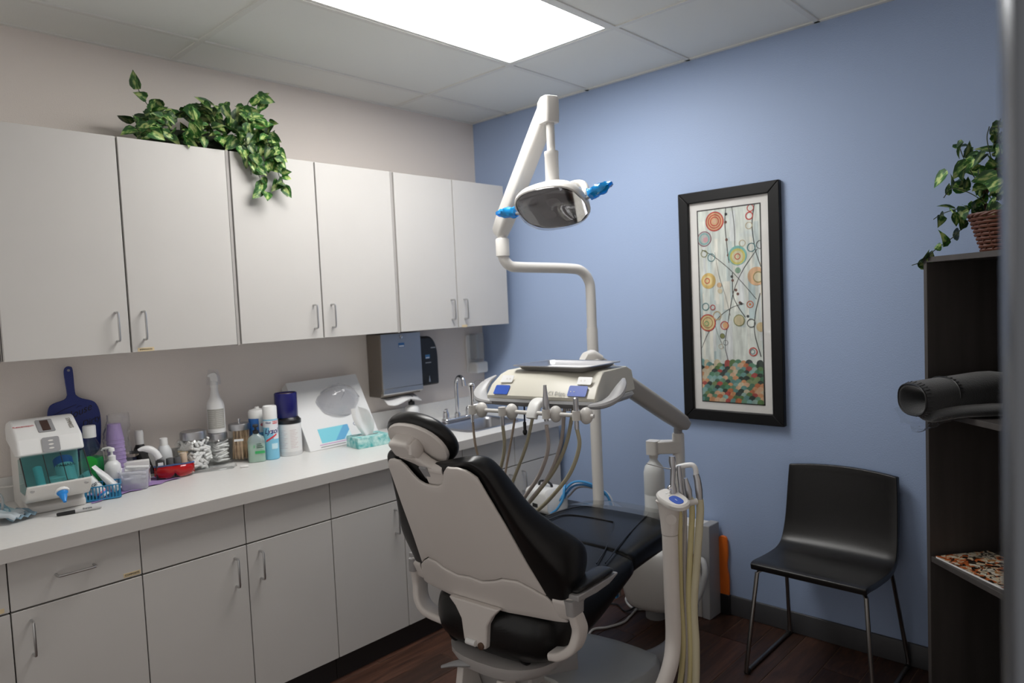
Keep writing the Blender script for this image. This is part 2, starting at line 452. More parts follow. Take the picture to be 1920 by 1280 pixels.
XB = .6556; ZC = .9119
ys = [-3.095, -2.716, -2.337, -1.962, -1.587, -1.208, -.823, -.443, -.06]
base_units = [((0, 1), 'base cabinet cut by the left edge of the picture'), ((1, 2), 'base cabinet with handled drawer below the impression mixer'), ((2, 4), 'double-door base cabinet left of the dental chair'), ((4, 6), 'double-door base cabinet partly behind the dental chair back'), ((6, 8), 'sink base cabinet behind the hanging handpiece hoses')]
for (i0, i1), lb in base_units:
    t = thing('base_cabinet', lb, 'cabinet', (0, 0, 0), 0, 'base cabinets under the counter')
    MB().box(.012, XB - .021, ys[i0] + .0015, ys[i1] - .0015, .10, .866 if i0 != 6 else .70).build('cabinet_body', m_dark, t, smooth=False)
    MB().box(.012, XB - .028, ys[i0] + .0015, ys[i1] - .0015, .001, .10).build('toe_kick', m_kick, t, smooth=False)
    for k in range(i0, i1):
        dr = front(t, 'drawer' if k < 2 else 'drawer_front', ys[k], ys[k + 1], .704, .862, XB)
        dd = front(t, 'door', ys[k], ys[k + 1], .102, .702, XB)
        yc = (ys[k] + ys[k + 1]) / 2
        if k < 2: handle(dr, (XB, yc - .01, .785), True)
        if k == 0: sticker(dr, XB, ys[1] - .03, .717, '', .03)
        if k == 1: sticker(dr, XB, ys[2] - .032, .717, 'COMPOSITE', .054)
        left = (k in (1, 3, 5, 7))
        handle(dd, (XB, ys[k] + .05 if left else ys[k + 1] - .05, .61))

# worktop with backsplash and sink cut-out
SX0, SX1, SY0, SY1 = .185, .555, -.665, -.245
wt = thing('worktop', 'long light grey laminate worktop with backsplash along the left wall', 'worktop')
WT0, WT1, XC = -3.30, -.055, .6878
mb = MB()
zt0, zt1 = .8675, ZC
mb.box(.002, XC - .0015, WT0, SY0, zt0, zt1); mb.box(.002, XC - .0015, SY1, WT1, zt0, zt1)
mb.box(.002, SX0, SY0, SY1, zt0, zt1); mb.box(SX1, XC - .0015, SY0, SY1, zt0, zt1)
mb.build('worktop_surface', m_top, wt, smooth=False)
MB().box(XC - .0015, XC, WT0, WT1, zt0, zt1 - .0008).build('edge_band', m_topedge, wt, smooth=False)
MB().box(.002, .021, WT0, WT1, ZC, 1.006).build('backsplash', m_top, wt, bevel=.001, smooth=False)

# ================================================================== SINK, TAP, WALL DISPENSERS
sk = thing('sink', 'stainless steel sink basin let into the worktop', 'sink')
def rim_loop(w, h, r, cx, cy, z): return [(a, b, z) for a, b in rrect(w, h, r, 5, cx, cy)]
scx, scy = (SX0 + SX1) / 2, (SY0 + SY1) / 2
bx, by = .405, scy
mb = MB()
mb.loft([rim_loop(.405, .455, .03, scx, scy, ZC + .0006), rim_loop(.400, .450, .03, scx, scy, ZC + .003), rim_loop(.275, .385, .05, bx + .01, by, ZC + .003), rim_loop(.262, .372, .05, bx + .01, by, ZC - .008), rim_loop(.245, .355, .06, bx + .01, by, ZC - .14), rim_loop(.20, .31, .06, bx + .01, by, ZC - .155)], cap=False)
n = 24
mb.add(rim_loop(.20, .31, .06, bx + .01, by, ZC - .155), [tuple(range(n))])
mb.build('sink_basin', m_brush, sk, angle=30)
MB().lathe([(.0, .0), (.04, .0), (.04, .004), (.03, .005), (.001, .002)], 16, (bx, by, ZC - .1545)).build('drain', m_chrome, sk)

fc = thing('faucet', 'chrome gooseneck tap with two lever handles behind the sink', 'faucet', (.226, -.455, ZC + .0032))
MB().prism(rrect(.052, .225, .025, 5), 0, .022).build('deck_plate', m_chrome, fc, bevel=.006)
sp = smooth_path([(0, 0, .02), (0, 0, .10), (0, 0, .20), (.008, 0, .238), (.035, -.004, .258), (.068, -.008, .244), (.078, -.009, .205)], 6)
MB().tube(sp, [.0105] * (len(sp) - 3) + [.0115, .012, .012], 12).build('spout', m_chrome, fc)
MB().lathe([(.017, .02), (.017, .04), (.012, .05)], 14).build('spout_collar', m_chrome, fc)
for s in (-1, 1):
    hb = MB().lathe([(.019, .02), (.018, .05), (.014, .066), (.008, .072)], 14, (0, s * .088, 0)).build('tap_handle', m_chrome, fc)
    lv = smooth_path([(0, s * .088, .062), (.02, s * .100, .078), (.045, s * .125, .084), (.06, s * .145, .080)], 4)
    MB().tube(lv, [.010 - .004 * abs(i / len(lv) - .3) for i in range(len(lv))], 8, flat=.6).build('lever', m_chrome, hb)

m_steelgrey = mat('dispenser_steel', (.36, .385, .43), .38, .7, bump=.05, bscale=200, stretch=(1, 1, .05))
m_bronze = mat('dispenser_side_bronze', (.25, .215, .185), .45, .5)
td = thing('paper_towel_dispenser', 'steel paper towel dispenser on the wall under the cabinets', 'dispenser', (.001, -.762, 1.095))
MB().prism([(0, .0), (.105, .0), (.125, .04), (.125, .345), (0, .345)], -.138, .138, 'y').build('dispenser_body', m_bronze, td, bevel=.004)
MB().prism([(.1255, .045), (.132, .048), (.130, .345), (.1255, .345)], -.136, .139, 'y').build('front_cover', m_steelgrey, td, bevel=.002)
MB().prism([(.1255, .012), (.134, .02), (.134, .046), (.1255, .046)], -.136, .139, 'y').build('lower_lip', m_nickel, td, bevel=.002)
MB().lathe([(.009, 0), (.009, .004), (.004, .006)], 12, xf=Matrix.Translation((.132, .0, .325)) @ Matrix.Rotation(rad(90), 4, 'Y')).build('lock', m_chrome, td)
lg = MB().color((.04, .16, .42)).box(.1315, .1325, -.02, .02, .268, .292).color((.75, .82, .9)).box(.1318, .1328, -.017, .017, .270, .278).build('logo_sticker', m_print, td, smooth=False)
MB().box(.03, .032, -.139, -.1385, .14, .15).build('side_slot', m_dark, td, smooth=False)
pt = MB()
rows = []
for i in range(9):
    v = -.115 + .23 * i / 8
    rows.append([(.05 + .012 * sin(i * 1.7), v, .0), (.10, v, -.012 - .006 * sin(i)), (.135, v, -.028 - .010 * sin(i * .9 + 1)), (.150, v * .96, -.034 - .012 * sin(i * .8 + .5))])
pt.loft(rows, cap=False, closed=False)
o = pt.build('paper_towel', m_paper, td); sol = o.modifiers.new('s', 'SOLIDIFY'); sol.thickness = .0015

bd = thing('soap_dispenser', 'black wall soap dispenser beside the steel towel dispenser', 'dispenser', (.001, -.548, 1.125))
prof = [(-.068, 0), (.078, .0), (.078, .16)] + [(.078 - .07 * (1 - cos(rad(a))), .16 + .125 * sin(rad(a))) for a in range(15, 91, 15)] + [(-.068, .285)]
MB().prism(prof, 0, .10, 'x').build('housing', m_blk, bd, bevel=.012, bseg=3)
MB().color((.07, .24, .50)).box(.1003, .1009, -.022, .012, .155, .178).color((.8, .86, .92)).box(.1005, .1011, -.018, .008, .157, .164).build('logo_sticker', m_print, bd, smooth=False)
m_lg = mat('pale_print', (.45, .47, .5), .5)
MB().box(.1003, .1008, .022, .058, .213, .219).build('printed_line', m_lg, bd, smooth=False)
MB().box(.1003, .1008, -.022, .020, .129, .134).build('printed_line', m_lg, bd, smooth=False)
MB().prism([(-.006, .02), (.006, .02), (.002, .055), (-.002, .055)], .1003, .104, 'x').build('push_mark', m_nickel, bd)

wd = thing('soap_dispenser', 'white wall dispenser with clear reservoir by the blue wall', 'dispenser', (.001, -.105, 1.14))
MB().prism(rrect(.105, .24, .012, 3, 0, .13), 0, .014, 'x').build('back_plate', m_white, wd, bevel=.002)
m_clear2 = clear_mat('frosted_reservoir', (.86, .87, .88), body=.25, bodycol=(.75, .76, .77))
MB().prism(rrect(.075, .165, .012, 3, .008, .175), .014, .072, 'x').build('reservoir', m_clear2, wd, bevel=.005)
MB().prism(rrect(.098, .07, .014, 3, .006, .045), .014, .088, 'x').build('push_cover', m_white, wd, bevel=.008, bseg=3)

# ================================================================== THINGS ON THE WORKTOP
Z0 = ZC + .0004
FR = rad(64)
def bottle(name, label, cat, x, y, parts, rz=FR, z=Z0, group=None, seg=20):
    t = thing(name, label, cat, (x, y, z), rz, group)
    for pn, pf, m in parts:
        MB().lathe(pf, seg).build(pn, m, t, angle=35)
    return t
m_wht = mat('white_bottle_plastic', (.82, .82, .82), .32)
m_cap = mat('white_cap', (.84, .84, .83), .4)

# --- impression material mixer
mx = thing('impression_mixer', 'white tabletop impression mixing machine with teal window and blue tip', 'mixing machine', (.30, -2.492, Z0), rad(-4))
mx.scale = (1.03, 1.17, 1.0)
body = [(-.24, 0), (.028, 0), (.028, .026), (-.03, .04), (-.045, .06), (-.045, .205), (-.06, .24), (-.15, .28), (-.235, .27)]
MB().prism(body, -.078, .078, 'y').build('housing', m_unit, mx, bevel=.006, bseg=3)
lid = [(-.238, .235), (-.05, .196), (.018, .207), (-.008, .262), (-.03, .272), (-.125, .316), (-.150, .320), (-.215, .306), (-.238, .285)]
lo = MB().prism(lid, -.087, .087, 'y').build('lid', m_white, mx, bevel=.008, bseg=3)
sl = Vector((-.03 + .125, 0, .272 - .316)).normalized(); sn = Vector((-sl.z, 0, sl.x))
Ml = face_M((-.077, 0, .2945), (0, 1, 0), (-sl.x, 0, -sl.z))
MB().prism(rrect(.044, .085, .004, 2), .001, .0022, xf=Ml).build('display_bezel', mat('mixer_grey', (.30, .30, .31), .4), lo)
MB().prism(rrect(.022, .07, .002, 2), .0022, .003, xf=Ml).build('display', mat('dark_display', (.06, .035, .03), .2), lo)
sl2 = Vector((.018 + .008, 0, .207 - .262)).normalized()
Ml2 = face_M((.0062, 0, .236), (0, 1, 0), (-sl2.x, 0, -sl2.z))
MB().prism(rrect(.046, .055, .006, 3), .0002, .0022, xf=Ml2).build('button_panel', MATS['mixer_grey'], lo)
for k in range(3): MB().prism([(.007 * cos(a * pi / 6), .003 * sin(a * pi / 6) + (k - 1) * .014) for a in range(12)], .0022, .003, xf=Ml2).build('button', m_unit, lo)
text('lettering', 'Kettenbach', .012, mat('red_ink', (.5, .03, .04), .5), lo, face_M((-.085, -.056, .3005), (0, 1, 0), (-sl.x, 0, -sl.z)))
text('lettering', 'SYMPRESS', .0165, mat('grey_ink', (.25, .23, .2), .5), lo, face_M((-.075, .066, .2945), (sl.x, 0, sl.z), (0, 1, 0)))
m_teal = clear_mat('teal_window', (.26, .56, .57), rough=.05)
win = [(-.043, .19), (.017, .204), (.108, .118), (.058, .078), (-.043, .075)]
wi = MB(); n = len(win)
wi.add([(win[1][0], -.082, win[1][1]), (win[1][0], .082, win[1][1]), (win[2][0], .082, win[2][1]), (win[2][0], -.082, win[2][1])], [(0, 1, 2, 3)])
for s in (-.082, .082): wi.add([(a, s, b) for a, b in win], [tuple(range(n))])
wi.build('window', m_teal, mx, smooth=False)
wd1 = Vector((win[2][0] - win[1][0], 0, win[2][1] - win[1][1]))
for yy in (-.083, .083):
    MB().tube([(win[1][0] + .001, yy, win[1][1]), (win[2][0] + .001, yy, win[2][1])], .0017, 6).build('window_rib', m_blk, mx)
for yy in (-.025, .02):
    MB().tube([(win[1][0] + .001, yy, win[1][1]), (win[2][0] + .001, yy, win[2][1])], .0012, 6).build('window_rib', m_blk, mx)
nose = [(-.043, .075), (.052, .074), (.1085, .117), (.112, .112), (.100, .078), (.058, .05), (-.043, .045)]
no = MB().prism(nose, -.083, .083, 'y').build('nose_panel', m_unit, mx, bevel=.003)
for yy in (-.07, .068):
    MB().lathe([(.006, 0), (.006, .002), (.003, .003)], 10, xf=face_M((.107, yy, .098), (0, 1, 0), (-.3, 0, .95))).build('screw', m_nickel, no)
axis = wd1.normalized(); inn = Vector((-axis.z, 0, axis.x)) * -1
def cyl(a, b, r, name, m, parent, seg=16): return MB().tube([a, b], r, seg).build(name, m, parent)
def carp(t, y, d): return Vector((win[1][0], y, win[1][1])) + wd1 * t - Vector((-axis.z, 0, axis.x)) * d
cyl(carp(.05, .028, .036), carp(.92, .028, .036), .026, 'cartridge', mat('cartridge_white', (.75, .77, .78), .4), mx)
cyl(carp(.05, .028, .036), carp(.30, .028, .036), .0266, 'cartridge_band', mat('cartridge_blue', (.03, .14, .5), .4), mx)
cyl(carp(.25, -.042, .030), carp(.95, -.042, .030), .012, 'cartridge', mat('cartridge_teal', (.45, .75, .78), .4), mx)
text('lettering', 'PANASIL', .0135, m_ink, mx, face_M(carp(.42, .028, .008), (0, 1, 0), -axis))
tp = Vector((.088, .005, .088)); td_ = Vector((.62, 0, -.55)).normalized()
MB().tube([tp, tp + td_ * .018], .020, 14).build('tip_collar', m_white, mx)
tpts = [tp + td_ * a for a in (.012, .022, .03, .034, .055, .06)]
MB().tube(tpts, [.016, .015, .010, .011, .005, .0045], 12).build('mixing_tip', mat('tip_blue', (.02, .25, .70), .3), mx)
MB().box(.04, .085, -.022, .030, .100, .128).build('tip_holder', m_white, mx, bevel=.004)

# --- marker pen
mk = thing('marker_pen', 'grey permanent marker with black cap lying on the worktop edge', 'marker', (.436, -2.452, Z0 + .0065), rad(80))
MB().tube([(-.07, 0, 0), (-.066, 0, 0), (-.02, 0, 0), (-.015, 0, 0)], [.0045, .006, .0068, .0068], 12).build('cap', m_blk, mk)
MB().tube([(-.015, 0, 0), (.045, 0, 0), (.062, 0, 0), (.066, 0, 0)], [.0062, .0062, .0055, .004], 12).build('barrel', mat('marker_grey', (.5, .5, .5), .4), mk)
text('lettering', 'Sharpie', .0095, m_ink, mk, face_M((.022, -.0034, .0056), (1, 0, 0), (0, .8, .55)))

# --- folded blue pouches and a cable loop at the left edge
m_pouch = mat('blue_mask', (.24, .36, .45), .8); m_pouch2 = mat('pale_mask', (.52, .58, .62), .8)
for i, (dx, dy, a, zz, s) in enumerate(((0, 0, 20, 0, 1), (.012, -.035, 48, .012, .95), (-.03, -.05, 5, .022, .9))):
    mb = MB(); rows = []
    for u in range(7):
        uu = -.065 + .13 * u / 6
        rows.append([(uu * s, vv * s, .003 + .006 * sin(u * 1.3 + i) ** 2 + .010 * (k % 2) + .012 * (1 - (abs(uu) / .065) ** 2)) for k, vv in enumerate((-.04, -.028, -.016, -.004, .008, .02, .032, .04))])
    mb.loft(rows, cap=False, closed=False)
    o = mb.build('face_mask', m_pouch if i != 1 else m_pouch2, loc=(.325 + dx, -2.625 + dy, Z0 + zz), rot=(0, rad(4 * i), rad(a)))
    sd = o.modifiers.new('s', 'SOLIDIFY'); sd.thickness = .0018
    tag(o, ['blue pleated face mask lying flat beside the mixer base', 'pale pleated face mask in the middle of the mask pile', 'blue pleated face mask on top of the pile at the left edge'][i], 'mask', 'face masks beside the mixer')
cb = smooth_path([(.03, -2.66, .97), (.15, -2.66, .96), (.26, -2.655, 1.0), (.31, -2.65, .99), (.33, -2.655, .96), (.31, -2.66, .935), (.24, -2.70, .925), (.1, -2.9, .93)], 6)
tag(MB().tube(cb, .0042, 8).build('power_cable', m_ugrey), 'grey cable looping in at the left edge of the worktop', 'cable')
cb = smooth_path([(.028, -2.72, 1.0), (.04, -2.65, .985), (.06, -2.59, .978), (.065, -2.56, .977)], 5)
tag(MB().tube(cb, .003, 8).build('power_cable', m_unit), 'thin pale cable running along the backsplash behind the mixer', 'cable')

# --- blue hand mirror leaning on the wall
m_mir = mat('royal_blue_plastic', (.012, .028, .19), .35)
hm = thing('hand_mirror', 'royal blue hand mirror leaning on the wall behind the mixer, handle up', 'hand mirror', (.06, -2.345, 1.007), rot=(0, rad(-5), 0))
outl = smooth_path([(-.088, .12, 0), (-.092, .20, 0), (-.078, .253, 0), (-.03, .27, 0), (-.018, .283, 0), (-.0165, .30, 0), (-.0195, .375, 0), (-.012, .398, 0), (.004, .400, 0), (.0125, .385, 0), (.0125, .30, 0), (.018, .281, 0), (.035, .268, 0), (.078, .248, 0), (.094, .20, 0), (.090, .12, 0), (.075, .05, 0), (.02, .022, 0), (-.03, .022, 0), (-.076, .05, 0)], 4, True)
mp_ = MB(); mp_.prism([(p.x, p.y) for p in outl], -.004, .004, 'x'); mp_.build('mirror_back', m_mir, hm, bevel=.002)
MB().lathe([(.005, 0), (.005, .0012)], 12, xf=Matrix.Translation((.0042, -.003, .385)) @ Matrix.Rotation(rad(90), 4, 'Y')).build('hanging_hole', mat('hole_grey', (.3, .3, .33), .6), hm)
text('handwriting', 'House', .040, m_ink, hm, face_M((.0046, .012, .213), (0, .94, .34), (0, -.34, .94)), shear=.5, ext=.0002)
text('handwriting', 'Dirty', .034, m_ink, hm, face_M((.0046, .055, .172), (0, .94, .34), (0, -.34, .94)), shear=.5, ext=.0002)
for a, b in (((-.075, .212), (.012, .246)), ((.01, .232), (.03, .238))):
    MB().tube([(.0045, a[0], a[1]), (.0045, (a[0] + b[0]) / 2, (a[1] + b[1]) / 2 + .004), (.0045, b[0], b[1])], .0009, 5).build('pen_stroke', m_ink, hm)

# --- mouthwash
m_clearp = clear_mat('clear_plastic', (.90, .92, .92), rough=.06)
bt = thing('mouthwash_bottle', 'clear bottle half full of green liquid with white cap', 'bottle', (.115, -2.315, Z0), FR)
MB().lathe([(.034, 0), (.042, .006), (.044, .03), (.044, .12), (.040, .150), (.030, .185), (.020, .205), (.018, .218)], 20).build('bottle_body', m_clearp, bt)
MB().lathe([(.033, .003), (.0405, .009), (.0425, .03), (.0425, .118), (.0405, .132)], 20).build('green_liquid', mat('green_liquid', (.01, .33, .07), .15, coat=.3), bt)
MB().lathe([(.0235, .212), (.0235, .255), (.021, .259)], 20).build('cap', m_cap, bt)
mb = MB().color((.02, .45, .05)); mb.prism([(.028 * cos(a * pi / 12), .026 * sin(a * pi / 12)) for a in range(24)], 0, .0006, xf=face_M((.0, -.0445, .118), (1, 0, 0), (0, 0, 1)))
mb.build('label', m_print, bt)

# --- purple cups in their plastic sleeve
cu = thing('cup_stack', 'tall stack of lilac plastic cups in a clear sleeve', 'cups', (.115, -2.225, Z0))
m_lil = mat('lilac_plastic', (.36, .25, .52), .45)
zc_ = 0
for k in range(13):
    MB().lathe([(.0235, .0), (.0325, .060), (.0340, .061), (.0340, .064), (.0315, .064)], 18, (0, 0, 0), xf=Matrix.Translation((.012 * sin(k * .18), 0, .252 - k * .0155)) @ Matrix.Rotation(pi, 4, 'X')).build('cup', m_lil, cu)
sl_ = MB(); secs = []
for i in range(12):
    z = .002 + .29 * i / 11; r0 = .055 - .016 * (i / 11)
    secs.append([((r0 + .006 * sin(3 * a + i) + .004 * sin(7 * a + 2 * i)) * cos(a) + .008 * (i / 11), (r0 + .006 * sin(3 * a + i) + .004 * sin(7 * a + 2 * i)) * sin(a) + .012 * (i / 11), z) for a in [2 * pi * k / 24 for k in range(24)]])
sl_.loft(secs, cap=False); sl_.build('plastic_sleeve', m_film, cu)

# --- white pump bottle, left
def pump_bottle(name, label, x, y, H1, R, pump_m, body_m, z=Z0, rz=FR, band=None):
    t = thing(name, label, 'bottle', (x, y, z), rz)
    MB().lathe([(R * .92, 0), (R, .006), (R, H1 * .70), (R * .93, H1 * .86), (R * .6, H1 * .97), (R * .40, H1)], 20).build('bottle_body', body_m, t)
    MB().lathe([(R * .44, H1), (R * .44, H1 + .018), (R * .3, H1 + .020), (R * .16, H1 + .022), (R * .14, H1 + .038)], 14).build('collar', pump_m, t)
    p = [(0, 0, H1 + .036), (0, 0, H1 + .047), (-.012, 0, H1 + .05), (-.034, 0, H1 + .047), (-.040, 0, H1 + .040)]
    MB().lathe([(.011, H1 + .036), (.011, H1 + .046), (.008, H1 + .05)], 12).build('pump_head', pump_m, t)
    MB().tube(p[1:], [.006, .0055, .0045, .004], 8).build('nozzle', pump_m, t)
    return t
pump_bottle('pump_bottle', 'small white pump bottle beside the purple cup stack', .185, -2.262, .118, .030, m_cap, m_wht, rz=rad(40))

# --- black bottle with white cap
bottle('black_bottle', 'black bottle with white screw cap behind the small boxes', 'bottle', .052, -2.112, [('bottle_body', [(.027, 0), (.029, .004), (.029, .10), (.024, .122), (.016, .14)], m_blk), ('cap', [(.0165, .142), (.0165, .19), (.0135, .200)], m_cap)])

# --- dispensing gun
gn = thing('dispensing_gun', 'black and white cartridge dispensing gun lying among the boxes', 'dispenser gun', (.145, -2.105, Z0 + .075), rad(70))
gn.scale = (.8, .8, .8)
MB().loft([[(a, b * .5, -.06 + c) for a, b, c in ((-.018, -.02, 0), (.018, -.02, 0), (.018, .02, 0), (-.018, .02, 0))], [(-.03 + a, b * .55, .05) for a, b in ((-.016, -.02), (.016, -.02), (.016, .02), (-.016, .02))], [(-.055 + a, b * .5, .072) for a, b in ((-.02, -.02), (.014, -.02), (.014, .02), (-.02, .02))]]).build('grip', m_blk, gn, bevel=.005)
hd = smooth_path([(-.055, 0, .066), (-.03, 0, .072), (.0, 0, .066), (.024, 0, .044), (.038, 0, .014)], 5)
MB().tube(hd, [.010 + .008 * min(1, i / 8) for i in range(len(hd))], 12).build('white_trigger', m_wht, gn)
MB().tube([(-.095, 0, .062), (-.03, 0, .06)], .009, 10).build('plunger', m_blk, gn)

# --- white bottle with round shoulders
bottle('round_shoulder_bottle', 'white plastic bottle with round shoulders left of the cotton roll jar', 'bottle', .105, -2.035, [('bottle_body', [(.028, 0), (.031, .004), (.031, .085), (.029, .105), (.020, .125), (.0155, .13)], mat('grey_white_bottle', (.66, .68, .70), .4)), ('cap', [(.0165, .128), (.0155, .158), (.013, .160)], m_cap)])

# --- small boxes
def sbox(name, label, x, y, z, sx, sy, sz, rz, m, tilt=0, words=None, cat='box'):
    t = thing(name, label, cat, (x, y, z), rot=(tilt, 0, rz))
    MB().box(-sx / 2, sx / 2, -sy / 2, sy / 2, 0, sz).build('carton', m, t, bevel=.0012, bseg=1)
    if words:
        for s, size, dz, m2 in words: text('lettering', s, size, m2, t, face_M((0, -sy / 2 - .0003, dz), (1, 0, 0), (0, 0, 1)))
    return t
m_card = mat('white_card', (.80, .79, .77), .6); m_tan = mat('brown_ink', (.5, .28, .1), .6)
bxx = sbox('small_carton', 'small white carton with orange stripe lettered mint tabs', .150, -2.163, Z0, .094, .04, .092, rad(72), m_card, 0, [('MINT TABS', .0125, .056, m_ink)])
MB().box(-.005, .043, -.0206, -.0202, .068, .071).build('orange_stripe', mat('orange_print', (.75, .35, .08), .6), bxx, smooth=False)
sbox('small_carton', 'dark navy carton behind the mint tabs carton', .087, -2.170, Z0, .050, .035, .105, rad(58), mat('navy_card', (.02, .03, .09), .5))
sbox('small_carton', 'grey and tan flap carton lying on top of the navy carton', .092, -2.172, Z0 + .1055, .066, .042, .014, rad(50), mat('tan_card', (.45, .38, .32), .7), rad(0))
_bc = sbox('small_carton', 'black carton with a white label beside the grey rolls', .168, -2.078, Z0, .034, .028, .078, rad(70), m_blk)
MB().box(-.008, .012, -.0146, -.0142, .03, .072).build('white_label', m_paper, _bc, smooth=False)
for i, (yy, m, lb, hh, xx) in enumerate(((-2.040, mat('grey_foam', (.10, .10, .105), .7), 'left grey roll standing behind the red glasses', .082, .172), (-2.012, MATS['grey_foam'], 'right grey roll standing behind the red glasses', .082, .176), (-1.982, mat('cork_tan', (.60, .47, .35), .7), 'tan cylinder standing beside the grey rolls', .094, .168))):
    t = thing('roll', lb, 'roll', (xx, yy, Z0))
    MB().lathe([(.0135, 0), (.0145, .002), (.0145, hh - .002), (.0135, hh)], 16).build('roll_body', m, t)
    MB().lathe([(.001, hh), (.006, hh + .0006)], 12).build('roll_core', m_dark if i < 2 else m_card, t)

# --- purple towel under the clutter
mb = MB(); rows = []
for i in range(15):
    u = i / 14; yy = -2.39 + .36 * u; xe = .345 - .118 * u + .008 * sin(i * 1.9)
    rows.append([(xe - w, yy + .006 * sin(w * 60 + i), .0008 + (.004 * abs(sin(i * 2.3)) if w < .02 else 0)) for w in (0, .012, .03, .06, .10, .15)])
mb.loft(rows, cap=False, closed=False)
o = mb.build('paper_bib', mat('purple_bib', (.36, .24, .50), .8)); o.location.z = Z0
tag(o, 'crumpled purple paper bib spread under the clutter', 'bib')

# --- blue basket with tubes
m_bask = mat('basket_blue', (.02, .22, .42), .4)
bk = thing('basket', 'small blue slotted plastic basket holding tubes, beside the mixer', 'basket', (.285, -2.332, Z0 + .0015), rad(74))
L2, W2, HB = .058, .045, .052
MB().box(-L2 + .004, L2 - .004, -W2 + .004, W2 - .004, 0, .002).build('basket_floor', m_bask, bk, smooth=False)
rim = [(a, b) for a, b in rrect(2 * L2 + .004, 2 * W2 + .004, .01, 3)]
MB().tube([(a, b, HB) for a, b in rim], .0025, 6, closed=True).build('rim', m_bask, bk)
MB().tube([(a * .96, b * .96, .003) for a, b in rim], .003, 6, closed=True).build('rim', m_bask, bk)
for s in (-1, 1):
    for k in range(11):
        x_ = -L2 + .004 + k * (2 * L2 - .008) / 10
        MB().box(x_ - .0022, x_ + .0022, s * W2 - .0012, s * W2 + .0012, .002, HB).build('slat', m_bask, bk, smooth=False)
    for k in range(1, 7):
        y_ = -W2 + k * 2 * W2 / 7
        MB().box(s * L2 - .0012, s * L2 + .0012, y_ - .0022, y_ + .0022, .002, HB).build('slat', m_bask, bk, smooth=False)
tb = thing('paste_tube', 'white cylinder with pink and blue bands lying in the blue basket', 'tube', (.268, -2.358, Z0 + .024), rot=(rad(0), rad(0), rad(74)))
Mt = Matrix.Translation((.02, -.012, 0)) @ Vector((-.55, .25, .80)).to_track_quat('Z', 'Y').to_matrix().to_4x4()
MB().lathe([(.020, -.005), (.022, 0), (.022, .11), (.018, .113)], 20, xf=Mt @ Matrix.Translation((0, 0, -.02))).build('tube_body', m_wht, tb)
MB().lathe([(.0223, .004), (.0223, .012)], 20, cap=False, xf=Mt @ Matrix.Translation((0, 0, -.02))).build('blue_band', mat('band_blue', (.03, .22, .65), .5), tb)
MB().lathe([(.0223, .012), (.0223, .018)], 20, cap=False, xf=Mt @ Matrix.Translation((0, 0, -.02))).build('pink_band', mat('band_pink', (.75, .25, .35), .5), tb)
_n = Mt.to_3x3().inverted() @ Vector((-.16, -.95, .25)); _n.z = 0; _n.normalize()
text('lettering', 'ALGIN', .017, mat('dark_grey_ink', (.06, .06, .07), .5), tb, Mt @ Matrix.Translation((0, 0, -.02)) @ face_M(_n * .0226 + Vector((0, 0, .052)), Vector((0, 0, 1)).cross(_n), (0, 0, 1)))
tb = thing('paste_tube', 'plain white tube lying in the blue basket, right of the banded one', 'tube', (.287, -2.312, Z0 + .030), rz=rad(74))
MB().loft([[(a, b, -.01) for a, b in supell(.017, .014, 14)], [(a, b, .06) for a, b in supell(.018, .012, 14)], [(a, b, .10) for a, b in supell(.020, .004, 14)], [(a, b, .118) for a, b in supell(.020, .0015, 14)]], xf=Matrix.Translation((.026, -.006, 0)) @ Vector((-.60, .20, .78)).to_track_quat('Z', 'Y').to_matrix().to_4x4()).build('tube_body', m_wht, tb)

# --- translucent tub
tu = thing('plastic_tub', 'translucent plastic tub with white label between basket and red glasses', 'tub', (.245, -2.203, Z0 + .0015), rad(66))
m_tub = clear_mat('milky_plastic', (.80, .80, .86), body=.35, bodycol=(.85, .86, .92), rough=.2)
MB().loft([[(a, b, z) for a, b in rrect(w, h, .012, 4)] for w, h, z in ((.085, .06, 0), (.092, .066, .004), (.108, .082, .075), (.112, .086, .078))], cap=False).build('tub_wall', m_tub, tu)
MB().prism(rrect(.086, .06, .012, 4), .0005, .003).build('tub_floor', m_tub, tu)
random.seed(3)
for k in range(7):
    tag(MB().tube([(-.04, 0, 0), (.04, 0, 0)], .0065, 8).build('mixing_tip_pouch', m_wht, loc=(.245 + random.uniform(-.012, .012), -2.203 + random.uniform(-.012, .012), Z0 + .022 + .0105 * k), rot=(rad(random.uniform(-12, 12)), rad(random.uniform(-8, 8)), rad(66 + random.uniform(-28, 28)))), 'white wrapped tip piled in the translucent tub', 'tip', 'wrapped tips in the translucent tub')
MB().box(-.018, .020, -.0405, -.0398, .022, .056, xf=Matrix.Rotation(rad(-6), 4, 'X') @ Matrix.Translation((.005, .004, 0))).build('paper_label', m_paper, tu, smooth=False)

# --- red protective glasses
rg = thing('safety_glasses', 'red tinted safety glasses with blue brow on the worktop', 'glasses', (.205, -2.035, Z0 + .003), rad(72))
m_red = clear_mat('red_lens', (.75, .02, .02), rough=.06, body=.6, bodycol=(.62, .008, .01))
secs = []
for i in range(17):
    u = -1 + 2 * i / 16; xx = u * .075; yy = .030 * u * u - .012
    top = .058 - .008 * abs(u) ** 4 - .006 * math.exp(-(u / .2) ** 2); bot = .003 + (.020 * math.exp(-(u / .13) ** 2)) + .006 * abs(u) ** 3
    secs.append([(xx, yy, bot), (xx, yy - .006, bot + (top - bot) * .5), (xx, yy, top)])
mb = MB(); mb.loft(secs, cap=False, closed=False)
o = mb.build('lens', m_red, rg); sd = o.modifiers.new('s', 'SOLIDIFY'); sd.thickness = .002
bw_ = smooth_path([(u * .076, .030 * u * u - .010, .056 - .004 * abs(u)) for u in (-1, -.6, -.2, 0, .2, .6, 1)], 4)
